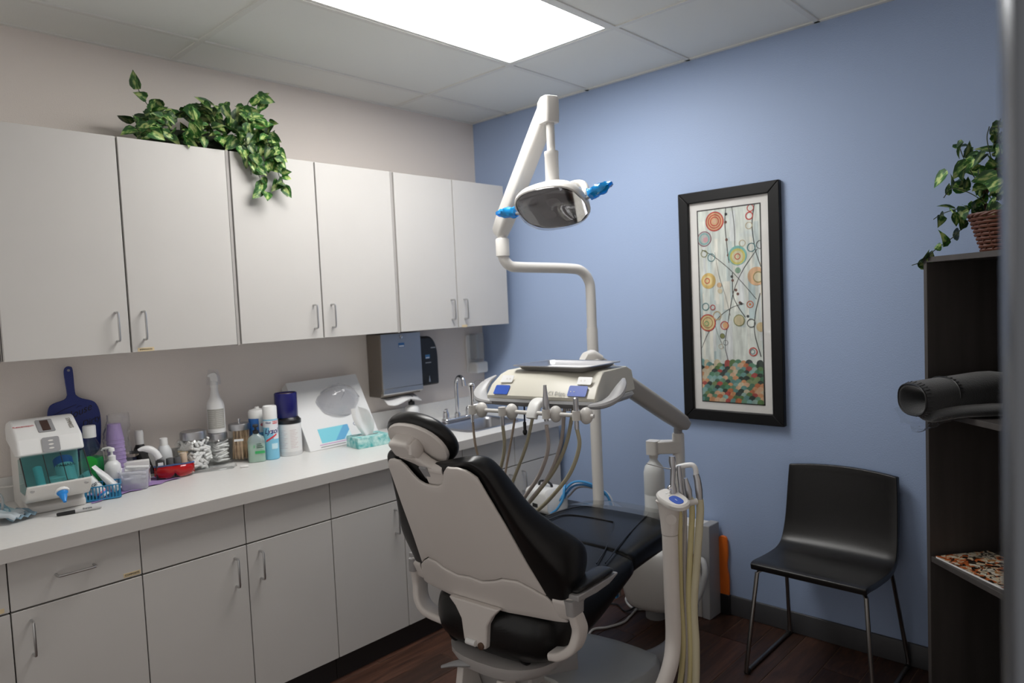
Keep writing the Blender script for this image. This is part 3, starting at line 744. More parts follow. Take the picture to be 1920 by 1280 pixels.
MB().tube(bw_, .004, 8).build('brow_bar', clear_mat('blue_clear', (.25, .4, .75), body=.4, bodycol=(.12, .22, .5)), rg)
for s in (-1, 1):
    MB().box(s * .075 - .0015, s * .075 + .0015, .016, .070, .012, .046).build('temple', m_red, rg, bevel=.001)

# --- jars
def jar(name, label, x, y, R, Hh, Hl, knob=False, square=False, rz=rad(30)):
    t = thing(name, label, 'jar', (x, y, Z0), rz)
    if square: secs = [[(a, b, z) for a, b in rrect(2 * r, 2 * r, r * .35, 4)] for r, z in ((R * .92, 0), (R, .006), (R, Hh * .86), (R * .86, Hh * .96), (R * .80, Hh))]
    else: secs = [[(r * cos(a), r * sin(a), z) for a in [2 * pi * k / 24 for k in range(24)]] for r, z in ((R * .95, 0), (R, .004), (R, Hh * .93), (R * .95, Hh))]
    MB().loft(secs, cap=False).build('glass_body', m_glass, t)
    MB().prism([(p[0], p[1]) for p in secs[0]], .0002, .005).build('glass_bottom', m_glass, t)
    rl = R * (.90 if square else 1.03)
    MB().lathe([(rl, Hh - .002), (rl, Hh + Hl * .8), (rl * .95, Hh + Hl), (.001, Hh + Hl * 1.02)], 28).build('metal_lid', m_brush, t)
    if knob: MB().lathe([(.006, Hh + Hl), (.0035, Hh + Hl + .008), (.006, Hh + Hl + .016), (.0045, Hh + Hl + .022)], 12).build('knob', m_chrome, t)
    return t
jar('cotton_roll_jar', 'square glass jar of cotton rolls with a steel lid', .118, -1.915, .060, .140, .032, square=True, rz=rad(20))
jar('gauze_jar', 'glass jar of folded gauze under the white spray bottle', .098, -1.800, .047, .118, .026, square=True, rz=rad(20))
jar('swab_jar', 'glass jar of wooden sticks with knobbed steel lid', .105, -1.700, .046, .145, .026, knob=True)
random.seed(8)
cr = MB().tube([(-.017, 0, 0), (-.016, 0, 0), (.016, 0, 0), (.017, 0, 0)], [.005, .0064, .0064, .005], 8).build('cotton_roll', mat('cotton', (.83, .82, .80), .9))
tag(cr, 'white cotton roll inside the square glass jar', 'cotton roll', 'cotton rolls in the square glass jar')
cnt = 0
for lev in range(10):
    for q in range(15):
        o = cr if cnt == 0 else cr.copy()
        if cnt: COL.objects.link(o)
        cnt += 1
        a = random.uniform(0, 2 * pi); e = random.uniform(.0, 1); 
        ex_, ey_ = random.uniform(-.038, .038), random.uniform(-.038, .038); side = random.choice((0, 1, 1, 1))
        if side: ex_, ey_ = random.choice(((.044, ey_), (-.044, ey_), (ex_, .044), (ex_, -.044)))
        o.location = (.118 + ex_ * cos(rad(20)) - ey_ * sin(rad(20)), -1.915 + ex_ * sin(rad(20)) + ey_ * cos(rad(20)), Z0 + .016 + lev * .0118)
        o.rotation_euler = (0, random.uniform(-1.1, 1.1), rad(20) + (pi / 2 if abs(ex_) > .043 else 0 if abs(ey_) > .043 else a))
gz = MB(); rows = []
for i in range(6):
    rows.append([(-.030 + .012 * i, -.030 + .012 * k, .006 * sin(i * 1.3) * cos(k * 1.1)) for k in range(6)])
gz.loft(rows, cap=False, closed=False)
g0 = gz.build('gauze_pad', mat('gauze', (.80, .80, .79), .95)); sd = g0.modifiers.new('s', 'SOLIDIFY'); sd.thickness = .006
tag(g0, 'crumpled white gauze pad inside the glass jar', 'gauze', 'gauze pads in the glass jar')
for k in range(14):
    o = g0 if k == 0 else g0.copy()
    if k: COL.objects.link(o)
    o.location = (.098 + random.uniform(-.005, .005), -1.800 + random.uniform(-.005, .005), Z0 + .014 + k * .0062)
    o.rotation_euler = (random.uniform(-.2, .2), random.uniform(-.2, .2), rad(20) + random.uniform(-.2, .2))
wdm = mat('birch_stick', (.62, .44, .28), .7, var=.2, vscale=40)
st = MB().box(-.0045, .0045, -.0012, .0012, -.066, .066).build('wooden_stick', wdm, bevel=.0008, bseg=1)
tag(st, 'flat wooden stick standing inside the glass jar', 'wooden stick', 'wooden sticks in the knobbed jar')
for k in range(34):
    o = st if k == 0 else st.copy()
    if k: COL.objects.link(o)
    a = k * 2.4; r_ = .035 * math.sqrt(((k * 7) % 34 + 1) / 34)
    o.location = (.105 + r_ * cos(a) * .9, -1.700 + r_ * sin(a) * .9, Z0 + .074)
    o.rotation_euler = (random.uniform(-.10, .10), random.uniform(-.10, .10), random.uniform(0, 3))
MB().box(-.02, .02, -.0005, .0005, -.005, .005).build('label_strip', m_paper, bpy.data.objects['swab_jar'], loc=(.022, -.041, .10), rot=(0, 0, rad(28)))
mbk = MB().box(-.03, .03, -.0006, 0, -.0035, .0035).build('label_strip', m_stick, bpy.data.objects['cotton_roll_jar'], loc=(0, -.0605, .092), smooth=False)

# --- spray bottle on the gauze jar
sp_ = bottle('spray_bottle', 'white spray bottle with grey label standing on the gauze jar lid', 'bottle', .098, -1.800, [('bottle_body', [(.036, 0), (.038, .005), (.038, .118), (.034, .136), (.022, .160), (.0165, .185), (.015, .205)], m_wht), ('collar', [(.0165, .203), (.0165, .226), (.013, .232)], m_cap)], z=Z0 + .1455)
MB().prism([(-.014, .23), (.016, .228), (.019, .236), (.016, .262), (.006, .272), (-.012, .270), (-.024, .262), (-.026, .252), (-.016, .25)], -.010, .010, 'y').build('trigger_head', m_cap, sp_, bevel=.004)
MB().loft([[((.030 - .01 * i / 3 + .003 * sin(4 * a + i)) * cos(a), (.026 - .008 * i / 3) * sin(a), .215 + .023 * i) for a in [2 * pi * k / 14 for k in range(14)]] for i in range(4)], cap=False).build('film_wrap', m_film, sp_)
lbm = MB().color((.40, .39, .36)); arc_wrap(lbm, .0381, .02, .108, -1.1, 1.1)
lbm.color((.72, .72, .70))
for r_ in range(9):
    for c0, c1 in ((-.95, -.1), (.05, .95)): arc_wrap(lbm, .0384, .030 + r_ * .0085, .0312 + r_ * .0085, c0, c1 - .2 * ((r_ * 3) % 4) / 4, 6)
lbm.build('label', m_print, sp_)

# --- green soap pump bottle
m_gsoap = clear_mat('soap_bottle_clear', (.86, .92, .89), body=.35, bodycol=(.70, .80, .77), rough=.1)
gs = thing('soap_bottle', 'clear bottle of pale green soap with black pump in front of the wipes', 'bottle', (.205, -1.672, Z0), FR)
MB().loft([[(a, b, z) for a, b in supell(r, r * .72, 24, 3)] for r, z in ((.036, 0), (.038, .004), (.038, .095), (.033, .112), (.015, .124), (.013, .130))], cap=True).build('bottle_body', m_gsoap, gs)
MB().loft([[(a, b, z) for a, b in supell(.0365, .0265, 24, 3)] for z in (.003, .078)]).build('green_soap', mat('pale_green_soap', (.42, .66, .50), .2), gs)
MB().lathe([(.013, .128), (.013, .142), (.006, .144), (.005, .158)], 14).build('collar', m_blk, gs)
MB().prism(rrect(.024, .042, .006, 3, .0, .005), .158, .168).build('pump_head', m_blk, gs, bevel=.003)
lb_ = MB().color((.05, .42, .13)).box(-.008, .034, -.0295, -.0285, .040, .052).color((.06, .09, .08))
for k in range(3): lb_.box(.0, .030 - .005 * k, -.0295, -.0285, .066 + k * .008, .0695 + k * .008)
lb_.color((.05, .42, .13)).box(-.012, -.009, -.0295, -.0285, .066, .08)
lb_.build('label', m_print, gs, smooth=False)

# --- disinfecting wipes, behind
cx_ = bottle('wipes_canister', 'white and blue disinfecting wipes canister behind the spray can', 'canister', .112, -1.612, [('canister_body', [(.038, 0), (.040, .003), (.040, .185), (.039, .188)], m_wht), ('lid', [(.041, .186), (.041, .214), (.036, .222), (.012, .228), (.009, .236), (.001, .237)], m_cap)])
l = MB().color((.03, .16, .50)); arc_wrap(l, .0402, .03, .185, -1.6, .1, 14); l.color((.14, .40, .70)); arc_wrap(l, .0402, .03, .12, .1, 1.4); l.color((.80, .83, .86)); arc_wrap(l, .0402, .12, .185, .1, 1.4)
l.color((.75, .05, .08)); l.prism([(.012 * cos(a * pi / 8), .007 * sin(a * pi / 8)) for a in range(16)], 0, .0008, xf=Matrix.Rotation(.55, 4, 'Z') @ face_M((0, -.0403, .155), (1, 0, 0), (0, 0, 1)))
l.build('label', m_print, cx_)
text('lettering', 'CLOROX', .009, m_paper, cx_, wrap=(.0412, .155, .55), ext=.0002)

# --- disinfectant spray can
ly = bottle('spray_can', 'light blue and white disinfectant spray can, tallest at the front', 'spray can', .212, -1.602, [('can_body', [(.030, 0), (.033, .003), (.033, .178), (.031, .186)], mat('can_blue', (.22, .55, .74), .35)), ('can_cap', [(.0315, .186), (.0315, .240), (.029, .2455), (.026, .2465), (.024, .243), (.001, .243)], m_cap)])
l = MB().color((.80, .82, .86)); arc_wrap(l, .0331, .150, .180, -1.6, 1.6, 16); arc_wrap(l, .0332, .125, .150, -.2, 1.3, 10)
l.color((.80, .82, .86)); arc_wrap(l, .0332, .095, .128, .3, 1.3, 8)
l.color((.68, .04, .06)); arc_wrap(l, .0333, .165, .178, .25, 1.1, 8)
n = 10
vs = []; fs = []
for i in range(n + 1):
    th = -.75 + 1.5 * i / n; z = .082 + .030 * i / n
    vs += [(sin(th) * .0336, -cos(th) * .0336, z), (sin(th) * .0336, -cos(th) * .0336, z + .009)]
for i in range(n): fs.append((2 * i, 2 * i + 2, 2 * i + 3, 2 * i + 1))
l.add(vs, fs); l.color((.6, .82, .9))
arc_wrap(l, .0334, .05, .075, .0, .9, 8)
l.build('label', m_print, ly)
m_navy = mat('navy_ink', (.02, .02, .16), .5)
text('lettering', 'Lysol', .034, m_navy, ly, wrap=(.0336, .132, .02), shear=.35, bold=True, ext=.0002, sx=.9)
text('lettering', 'KILLS', .010, m_navy, ly, wrap=(.0336, .1715, -.32), bold=True, ext=.0002)
text('lettering', '99.9%', .011, m_paper, ly, wrap=(.0338, .1715, .62), bold=True, ext=.0002)

# --- big white canister with a navy tub upside down on it
ca = bottle('wipes_tub', 'large white wipes tub with black lid under the navy tub', 'canister', .195, -1.500, [('tub_body', [(.053, 0), (.055, .003), (.055, .150), (.054, .153)], m_wht), ('black_lid', [(.0565, .150), (.0565, .166), (.050, .172), (.046, .178), (.001, .178)], m_blk)])
l = MB().color((.83, .82, .81)); arc_wrap(l, .0552, .02, .14, -1.3, 1.3, 18)
l.color((.62, .48, .49))
for r_ in range(12):
    for c0, c1 in ((-1.0, -.25), (.0, .65)): arc_wrap(l, .0555, .038 + r_ * .0075, .0395 + r_ * .0075, c0, c1 - .12 * ((r_ * 5) % 3), 6)
l.build('label', m_print, ca)
nv = thing('navy_tub', 'glossy navy blue tub standing on the black lid', 'tub', (.188, -1.505, Z0 + .1785))
MB().lathe([(.050, 0), (.052, .004), (.052, .112), (.050, .115), (.048, .115), (.048, .104), (.001, .104)], 28).build('tub_body', mat('navy_gloss', (.010, .010, .11), .25), nv)
MB().lathe([(.048, .104), (.046, .108), (.001, .108)], 24).build('brown_insert', mat('insert_brown', (.16, .10, .06), .7), nv)

# --- big white box leaning against the wall, with a clear bulging film
gb = thing('white_product_box', 'large flat white box with clear film window leaning on the wall', 'box', (0, 0, 0))
A = Vector((.245, -1.425, Z0 + .001)); ydir = Vector((.02, 1, .012)).normalized(); updir = Vector((-.185, -.0, .305)).normalized()
Mb = face_M(A, ydir, updir)
BW, BH, BT = .405, .375, .058
MB().prism(rrect(BW, BH, .003, 1, BW / 2, BH / 2), -BT, 0, xf=Mb).build('carton', mat('box_white', (.78, .78, .78), .5), gb, bevel=.0015, bseg=1)
MB().box(.002, BW - .002, .002, .004, -BT + .001, .0, xf=Mb)
l = MB().color((.20, .62, .74)).box(.075, .245, .030, .105, .0005, .0009, xf=Mb).color((.12, .40, .66)); l.add([(.15, .030, .0011), (.245, .030, .0011), (.245, .105, .0011), (.22, .105, .0011)], [(0, 1, 2, 3)], Mb)
l.color((.60, .84, .88)); l.add([(.20, .030, .0013), (.245, .045, .0013), (.245, .075, .0013)], [(0, 1, 2)], Mb)
l.color((.55, .30, .55)).box(.06, .245, .020, .024, .0005, .0009, xf=Mb); l.color((.35, .35, .36)).box(.062, .20, .008, .013, .0005, .0009, xf=Mb)
l.build('printed_panel', m_print, gb, smooth=False)
text('lettering', 'Oxi', .030, mat('blue_grey_ink', (.12, .16, .25), .5), gb, Mb @ Matrix.Translation((.300, .098, .0006)))
fl_ = MB(); secs = []
for i in range(7):
    f_ = i / 6; sc = math.sqrt(max(0.02, 1 - f_ ** 2)); hgt = .075 * f_
    secs.append([(.235 + (.115 * sc + .006 * sin(5 * a + i)) * cos(a) + .02 * f_, .232 + (.080 * sc + .008 * sin(4 * a + 2 * i)) * sin(a) + .02 * f_, .001 + hgt) for a in [2 * pi * k / 28 for k in range(28)]])
fl_.loft(secs, cap=True, xf=Mb)
fl_.build('clear_film_bulge', clear_mat('bulge_film', (.90, .90, .91), rough=.06, body=.12, bodycol=(.8, .8, .82), bump=1.0, bscale=22), gb)
MB().prism(supell(.100, .066, 24, 2.3, .235, .232), .0004, .0012, xf=Mb).build('window_opening', mat('opening_grey', (.48, .48, .50), .6), gb)

# --- tissue box
tx = thing('tissue_box', 'turquoise tissue box with a white tissue pulled up, in front of the big box', 'tissue box', (.350, -1.165, Z0), rad(84))
TL, TW, TH = .175, .118, .052
def tis_mat():
    m = mat('turquoise_card', (.25, .62, .60), .5)
    nt = m.node_tree; b = nt.nodes['Principled BSDF']
    tc = nt.nodes.new('ShaderNodeTexCoord'); n = nt.nodes.new('ShaderNodeTexNoise'); n.inputs['Scale'].default_value = 38; n.inputs['Detail'].default_value = 4
    r = nt.nodes.new('ShaderNodeValToRGB'); r.color_ramp.elements[0].color = (.08, .46, .46, 1); r.color_ramp.elements[1].color = (.62, .84, .80, 1); r.color_ramp.elements[0].position = .35; r.color_ramp.elements[1].position = .65
    nt.links.new(tc.outputs['Object'], n.inputs['Vector']); nt.links.new(n.outputs['Fac'], r.inputs[0]); nt.links.new(r.outputs[0], b.inputs['Base Color'])
    return m
MB().box(-TL / 2, TL / 2, -TW / 2, TW / 2, 0, TH).build('carton', tis_mat(), tx, bevel=.0015, bseg=1)
MB().prism(supell(.055, .022, 20, 2), TH, TH + .0008).build('slot_film', m_film, tx)
ts = MB(); rows = []
for i in range(9):
    f_ = i / 8; w = .026 + .030 * sin(pi * min(1, f_ * .75)) ; z = TH - .004 + .135 * f_
    rows.append([(-.045 * f_ + w * u, .010 * sin(3 * u + 2 * f_) * (1 - .4 * f_) + .012 * math.cos(5 * u) * f_ - .012 * f_, z + .014 * f_ * (1 - abs(u)) - .01 * f_ * u) for u in [-1 + 2 * k / 10 for k in range(11)]])
ts.loft(rows, cap=False, closed=False); ts.build('tissue', m_paper, tx)

# --- clear instrument tray and a loose cotton roll
tr = thing('instrument_tray', 'clear plastic tray holding instruments in front of the jars', 'tray', (.195, -1.872, Z0), rad(70))
m_tray = clear_mat('clear_tray', (.93, .94, .94), body=.10, rough=.08)
MB().loft([[(a, b, z) for a, b in rrect(w, h, .012, 3)] for w, h, z in ((.17, .055, .0005), (.185, .07, .010), (.195, .08, .011))], cap=False).build('tray_wall', m_tray, tr)
MB().prism(rrect(.17, .055, .012, 3), .0004, .0018).build('tray_floor', m_tray, tr)
for k, (yo, a) in enumerate(((.008, 4), (-.010, -5))):
    o = MB().tube([(-.07, 0, 0), (-.05, 0, 0), (.02, 0, 0), (.055, 0, 0), (.065, 0, .004)], [.0010, .0026, .0032, .0016, .0007], 8).build('dental_probe', m_nickel, loc=(.195 - yo, -1.872 + yo * .3, Z0 + .0055), rot=(0, 0, rad(70 + a)))
    tag(o, ['steel dental probe in the clear tray, nearer the jars', 'steel dental probe in the clear tray, nearer the counter edge'][k], 'probe')
tag(MB().tube([(-.017, 0, 0), (-.015, 0, 0), (.015, 0, 0), (.017, 0, 0)], [.004, .0055, .0055, .004], 10).build('cotton_roll', MATS['cotton'], loc=(.275, -1.768, Z0 + .0056), rot=(0, 0, rad(60))), 'single white cotton roll lying loose on the worktop', 'cotton roll')

# --- pump soap by the sink
so = pump_bottle('soap_bottle', 'white soap bottle with black pump and pink label beside the sink', .098, -.685, .118, .042, m_blk, m_wht, rz=rad(70))
l = MB().color((.70, .06, .10)); arc_wrap(l, .0422, .030, .048, -.6, .9, 10); l.color((.80, .45, .48)); arc_wrap(l, .0422, .05, .068, -.5, .0, 8); l.color((.25, .25, .27)); arc_wrap(l, .0422, .072, .078, -.1, .5, 8)
l.build('label', m_print, so)

# ================================================================== DENTAL CHAIR (local +y towards the foot end)
dc = thing('dental_chair', 'black upholstered dental chair with greige shell, seen from behind', 'dental chair', (1.54, -1.40, 0), rad(5))
def bk(x, s, t): return (x, -.245 - .416 * s + .909 * t, .70 + .909 * s + .416 * t)
def lerp(a, b, t): return a + (b - a) * t
def tab(T, x):
    if x <= T[0][0]: return T[0][1]
    for (a, va), (b, vb) in zip(T, T[1:]):
        if x <= b: return lerp(va, vb, (x - a) / (b - a))
    return T[-1][1]
# --- back shell
Wd = [(-.20, .33), (-.10, .300), (-.05, .272), (.087, .244), (.232, .222), (.35, .200), (.40, .192), (.435, .180), (.45, .165)]
def stop_(u):
    a = abs(u)
    return tab([(0, .362), (.14, .364), (.26, .376), (.36, .402), (.46, .430), (.6, .446), (.8, .444), (.93, .432), (1, .405)], a)
def seam(u):
    return tab([(0, -.005), (.2, -.012), (.35, .0), (.55, .018), (.75, .012), (.9, -.02), (1, -.05)], abs(u))
def fold(x, w):
    return .22 * max(0, abs(x) - .115) + .15 * max(0, abs(x) - w * .93)
def shell_grid(lo, hi, nu, nv, toff=0.0):
    rows = []
    for j in range(nv + 1):
        v = j / nv; row = []
        for i in range(nu + 1):
            u = -1 + 2 * i / nu
            s = lerp(lo(u), hi(u), v); w = tab(Wd, s); x = u * w
            row.append(bk(x, s, fold(x, w) + toff))
        rows.append(row)
    return rows
mb = MB(); mb.loft(shell_grid(lambda u: seam(u), stop_, 40, 14), cap=False, closed=False)
o = mb.build('back_shell', m_shell, dc, angle=60); sd = o.modifiers.new('s', 'SOLIDIFY'); sd.thickness = .010; sd.offset = 0
bv = o.modifiers.new('b', 'BEVEL'); bv.width = .003; bv.segments = 2; bv.limit_method = 'ANGLE'; bv.angle_limit = rad(50)
def lowlo(u):
    return tab([(0, -.135), (.12, -.132), (.35, -.128), (.6, -.138), (.85, -.150), (1, -.155)], abs(u))
mb = MB(); mb.loft(shell_grid(lowlo, lambda u: seam(u) - .0035, 40, 6, -.003), cap=False, closed=False)
o = mb.build('lower_cover', m_shell, dc, angle=60); sd = o.modifiers.new('s', 'SOLIDIFY'); sd.thickness = .014; sd.offset = 0
bv = o.modifiers.new('b', 'BEVEL'); bv.width = .004; bv.segments = 2; bv.limit_method = 'ANGLE'; bv.angle_limit = rad(50)
# central stem down to the hinge
st_ = [[(-.115, z) for z in ()]]
mb = MB()
stem_prof = [(.105, .595), (.075, .565), (.052, .53), (.046, .47), (.042, .448), (-.036, .448), (-.052, .462), (-.06, .53), (-.085, .568), (-.115, .595)]
mb.prism(stem_prof, -.232, -.206, 'y')
mb.build('hinge_stem', m_shell, dc, bevel=.005)
MB().tube([(-.035, -.235, .462), (.005, -.235, .462)], .011, 12).build('hinge_pin', m_white, dc)
MB().lathe([(.012, 0), (.012, .006), (.008, .007)], 14, xf=Matrix.Translation((.026, -.232, .458)) @ Matrix.Rotation(rad(90), 4, 'X')).build('hinge_bolt', mat('bronze_bolt', (.15, .09, .06), .4, .6), dc)
# --- back cushion
rows = []
Wc = [(-.17, .24), (-.13, .325), (-.08, .352), (0, .362), (.07, .350), (.14, .318), (.22, .280), (.32, .250), (.40, .228), (.44, .208), (.462, .165)]
Tc = [(-.17, .05), (-.13, .085), (0, .115), (.2, .095), (.35, .085), (.44, .07), (.462, .030)]
Gc = [(-.17, .0), (-.10, .05), (-.03, .085), (.03, .075), (.07, .05), (.14, .02), (.22, .0), (.32, .0), (.46, 0)]
for s in (-.17, -.155, -.13, -.08, -.03, .02, .07, .12, .17, .23, .29, .35, .40, .43, .452, .462):
    w, T, g = tab(Wc, s), tab(Tc, s), tab(Gc, s); row = []
    nc = 20
    k0 = max(0, (s - .30) / .16)
    def sx_(x): return s - .085 * k0 * math.exp(-(x / .085) ** 2)
    for i in range(nc + 1):
        u = -1 + 2 * i / nc; x = u * w * .985
        row.append(bk(x, sx_(x), .012 + fold(min(abs(x), .20), .9) + .3 * g * abs(u) ** 8))
    for i in range(nc + 1):
        u = 1 - 2 * i / nc; x = u * w * (.93 if abs(u) > .95 else 1)
        row.append(bk(x, sx_(x), .016 + T * (1 - .25 * abs(u) ** 6) + g * abs(u) ** 4 + .25 * max(0, abs(x) - .13)))
    rows.append(row)
MB().loft(rows).build('back_cushion', m_black, dc, subd=2)
# --- headrest
hc = Vector(bk(-.050, .482, .070)); hx = Vector((1, 0, 0)); hu = Vector((0, -.60, .80)); hn = Vector((0, .80, .60))
def hp(x, s, t): return hc + hx * x + hu * s + hn * t
def hsec(sc, t): return [hp(a, b, t) for a, b in supell(.136 * sc, .103 * sc, 28, 2.15)]
MB().loft([hsec(.80, -.016), hsec(.94, -.016), hsec(1.0, -.002), hsec(1.0, .014), hsec(.94, .029), hsec(.72, .039), hsec(.35, .042)]).build('headrest_cushion', m_black, dc, subd=1)
MB().loft([hsec(.86, -.012), hsec(.87, -.020), hsec(.84, -.026), hsec(.5, -.030), hsec(.1, -.031)]).build('headrest_plate', m_shell, dc, angle=50)
Mh = face_M(hp(-.022, .020, -.046), hx, hu)
MB().prism(rrect(.086, .062, .014, 4), -.022, .028, xf=Mh).build('headrest_bracket', m_shell, dc, bevel=.008, bseg=3)
MB().lathe([(.030, -.004), (.030, .008), (.024, .012), (.001, .013)], 6, xf=Matrix.Translation(hp(.022, .014, -.050)) @ Matrix.Rotation(rad(90), 4, 'Y')).build('pivot_cap', m_shell, dc)
jt = Vector(bk(.008, .408, .030))
a0 = hp(-.014, -.008, -.054)
def armsec(p, w, h, d): 
    y = d.cross(hx).normalized(); return [p + hx * a + y * b for a, b in rrect(w, h, min(w, h) * .3, 3)]
dd = (jt - a0).normalized()
MB().loft([armsec(a0, .078, .045, dd), armsec(a0.lerp(jt, .5), .058, .035, dd), armsec(jt, .070, .030, dd)]).build('headrest_arm', m_shell, dc)
MB().box(-.013, .017, -.055, .0, -.004, .004, xf=face_M(a0.lerp(jt, .62) - dd.cross(hx).normalized() * -.020, hx, -dd)).build('arm_insert', m_ugrey, dc, bevel=.002)
MB().tube([jt - hx * .035, jt + hx * .048], .021, 16).build('pivot_joint', m_shell, dc)
MB().tube([jt + hx * .048, jt + hx * .060], [.016, .014], 14).build('pivot_knob', m_shell, dc)
Mg = face_M(bk(.014, .37, .020), hx, Vector(bk(0, 1, 0)) - Vector(bk(0, 0, 0)))
MB().prism([(-.040, -.03), (.042, -.03), (.046, .03), (.036, .048), (-.03, .048), (-.040, .02)], -.012, .010, xf=Mg).build('headrest_guide', m_shell, dc, bevel=.004)
MB().tube([bk(.05, .405, .04), bk(.13, .402, .05)], .0035, 8).build('adjuster_rod', m_nickel, dc)

# --- seat cushion, rounded and ribbed underneath
def sq(hw, z0, z1, y, n=24, e=3.2):
    return [(a, y, b) for a, b in supell(hw, (z1 - z0) / 2, n, e, 0, (z1 + z0) / 2)]
rows = [sq(.14, .46, .53, -.212), sq(.205, .415, .575, -.195), sq(.255, .388, .605, -.15), sq(.272, .378, .615, -.08), sq(.278, .388, .618, .0), sq(.280, .415, .618, .10), sq(.280, .455, .620, .20), sq(.280, .495, .628, .30), sq(.281, .52, .634, .36), sq(.278, .53, .632, .372)]
MB().loft(rows).build('seat_cushion', m_black, dc, subd=1)
for xx in (-.16, -.06, .05, .14):
    pts = [(xx * .9, -.200, .50), (xx, -.185, .435), (xx * 1.05, -.15, .396), (xx * 1.05, -.10, .382)]
    MB().tube(smooth_path(pts, 4), .006, 8).build('seat_seam', m_black, dc)
# --- leg rest
rows = []
for y, hw, zt, th in ((.345, .278, .634, .10), (.355, .281, .637, .11), (.42, .282, .645, .115), (.55, .284, .650, .115), (.68, .282, .646, .112), (.80, .272, .632, .105), (.88, .252, .618, .098), (.93, .215, .606, .09), (.955, .15, .597, .07)):
    rows.append([(a - .012, y, b) for a, b in supell(hw, th / 2, 28, 4.2, 0, zt - th / 2)])
MB().loft(rows).build('legrest_cushion', m_black, dc, subd=1)
def top_z(y): return tab([(.34, .63), (.42, .645), (.55, .650), (.68, .646), (.80, .632), (.90, .612)], y) + .0005
for pl_ in ([(-.26, .30), (-.20, .46), (-.165, .585), (.02, .60), (.075, .565), (.16, .36), (.20, .22)], [(.225, .24), (.19, .45), (.135, .70), (.105, .80), (.07, .88)], [(-.25, .45), (-.21, .70), (-.13, .86)]):
    P = smooth_path([(a, b, (top_z(b) if b > .34 else .6225)) for a, b in pl_], 5)
    MB().tube(P, .0028, 6).build('upholstery_seam', m_blk, dc)
# clear toe cover
rows = []
for y, hw, zt in ((.70, .268, .657), (.80, .262, .645), (.88, .245, .632), (.94, .215, .618), (.972, .16, .606), (.980, .10, .575)):
    rows.append([(a - .012, y + .02 * (1 - (a / .3) ** 2), zt - .02 * (abs(a) / .27) ** 6) for a in [hw * (-1 + 2 * k / 16) for k in range(17)]])
MB().loft(rows, cap=False, closed=False).build('toe_cover', clear_mat('toe_film', (.80, .79, .76), rough=.12, body=.10, bodycol=(.5, .5, .47)), dc)

# --- armrests with their carrier arms
for s in (1, -1):
    C1 = smooth_path([(s * (.258 if s > 0 else .20), -.150, .462), (s * .295, -.150, .472), (s * .338, -.145, .505), (s * .352, -.135, .555), (s * .350, -.142, .590), (s * .347, -.150, .615)], 5)
    ar = MB(); secs = []
    N = len(C1)
    for i, p in enumerate(C1):
        a = C1[max(0, i - 1)]; b = C1[min(N - 1, i + 1)]; d = (b - a).normalized(); n1 = Vector((0, 1, 0)); n2 = d.cross(n1).normalized()
        w = .044 - .006 * i / N; h = .026 + .004 * sin(pi * i / N)
        secs.append([p + n1 * q + n2 * r for q, r in rrect(2 * w * .75, h, .010, 3)])
    ar.loft(secs); ap = ar.build('arm_carrier', m_shell, dc)
    MB().loft([[(s * .347 + a, -.150 + b, .615) for a, b in rrect(.030, .066, .010, 3)], [(s * .345 + a, -.148 + b, .645) for a, b in rrect(.032, .072, .010, 3)], [(s * .342 + a, -.125 + b, .662) for a, b in rrect(.034, .12, .010, 3)]]).build('arm_upright', mat('arm_grey', (.33, .32, .32), .4), ap)
    prof = [(-.165, .660), (-.06, .652), (.02, .654), (.074, .668), (.078, .674), (.03, .674), (-.165, .678)]
    MB().prism(prof, s * .342 - .030, s * .342 + .030, 'x').build('arm_plate', MATS['arm_grey'], ap, bevel=.004)
    rows = []
    for y, hw, h in ((-.155, .020, .010), (-.135, .028, .022), (-.05, .033, .028), (.02, .033, .026), (.056, .028, .020), (.068, .018, .010)):
        rows.append([(s * .342 + a, y, b) for a, b in supell(hw, h / 2, 14, 3, 0, .677 + h / 2)])
    MB().loft(rows).build('armrest_pad', m_black, ap, subd=1)
    # link from the lower cover to the carrier
    MB().loft([[Vector(bk(s * .29, q, r)) for q, r in rrect(.085, .030, .012, 3, -.10, .045)], [Vector(bk(s * .352, q, r)) for q, r in rrect(.075, .034, .014, 3, -.105, .055)]]).build('side_bracket', m_shell, dc)

# --- seat pan, lift and base
pan = [[(a, b - .02, z) for a, b in supell(w, l, 28, 2.6)] for w, l, z in ((.15, .16, .335), (.19, .19, .345), (.215, .205, .375), (.218, .205, .392))]
MB().loft(pan).build('seat_pan', mat('pan_grey', (.44, .42, .41), .45), dc)
lv = [(-.16, -.235, .335), (-.11, -.215, .352), (-.04, -.195, .366)]
MB().tube(smooth_path(lv, 4), [.008, .010, .012, .014, .016, .018, .020, .020, .020], 10, flat=.6).build('release_lever', m_ugrey, dc)
MB().box(-.13, .12, -.10, .20, .06, .34).build('lift_column', MATS['pan_grey'], dc, bevel=.01)
for xx in (-.12, .055):
    MB().prism([(-.20, .335), (-.14, .335), (-.05, .09), (-.13, .05), (-.24, .16)], xx, xx + .028, 'x').build('lift_link', m_shell, dc, bevel=.004)
MB().prism([(-.36, .02), (-.16, .02), (-.10, .20), (-.20, .26), (-.28, .21)], -.155, -.02, 'x').build('rear_cover', MATS['pan_grey'], dc, bevel=.01)
MB().prism([(-.36, .02), (-.02, .02), (.03, .27), (-.16, .285), (-.25, .20)], .065, .175, 'x').build('side_cover', m_shell, dc, bevel=.012, bseg=3)
m_bcov = mat('base_cover_greygreen', (.52, .535, .52), .32)
rows = []
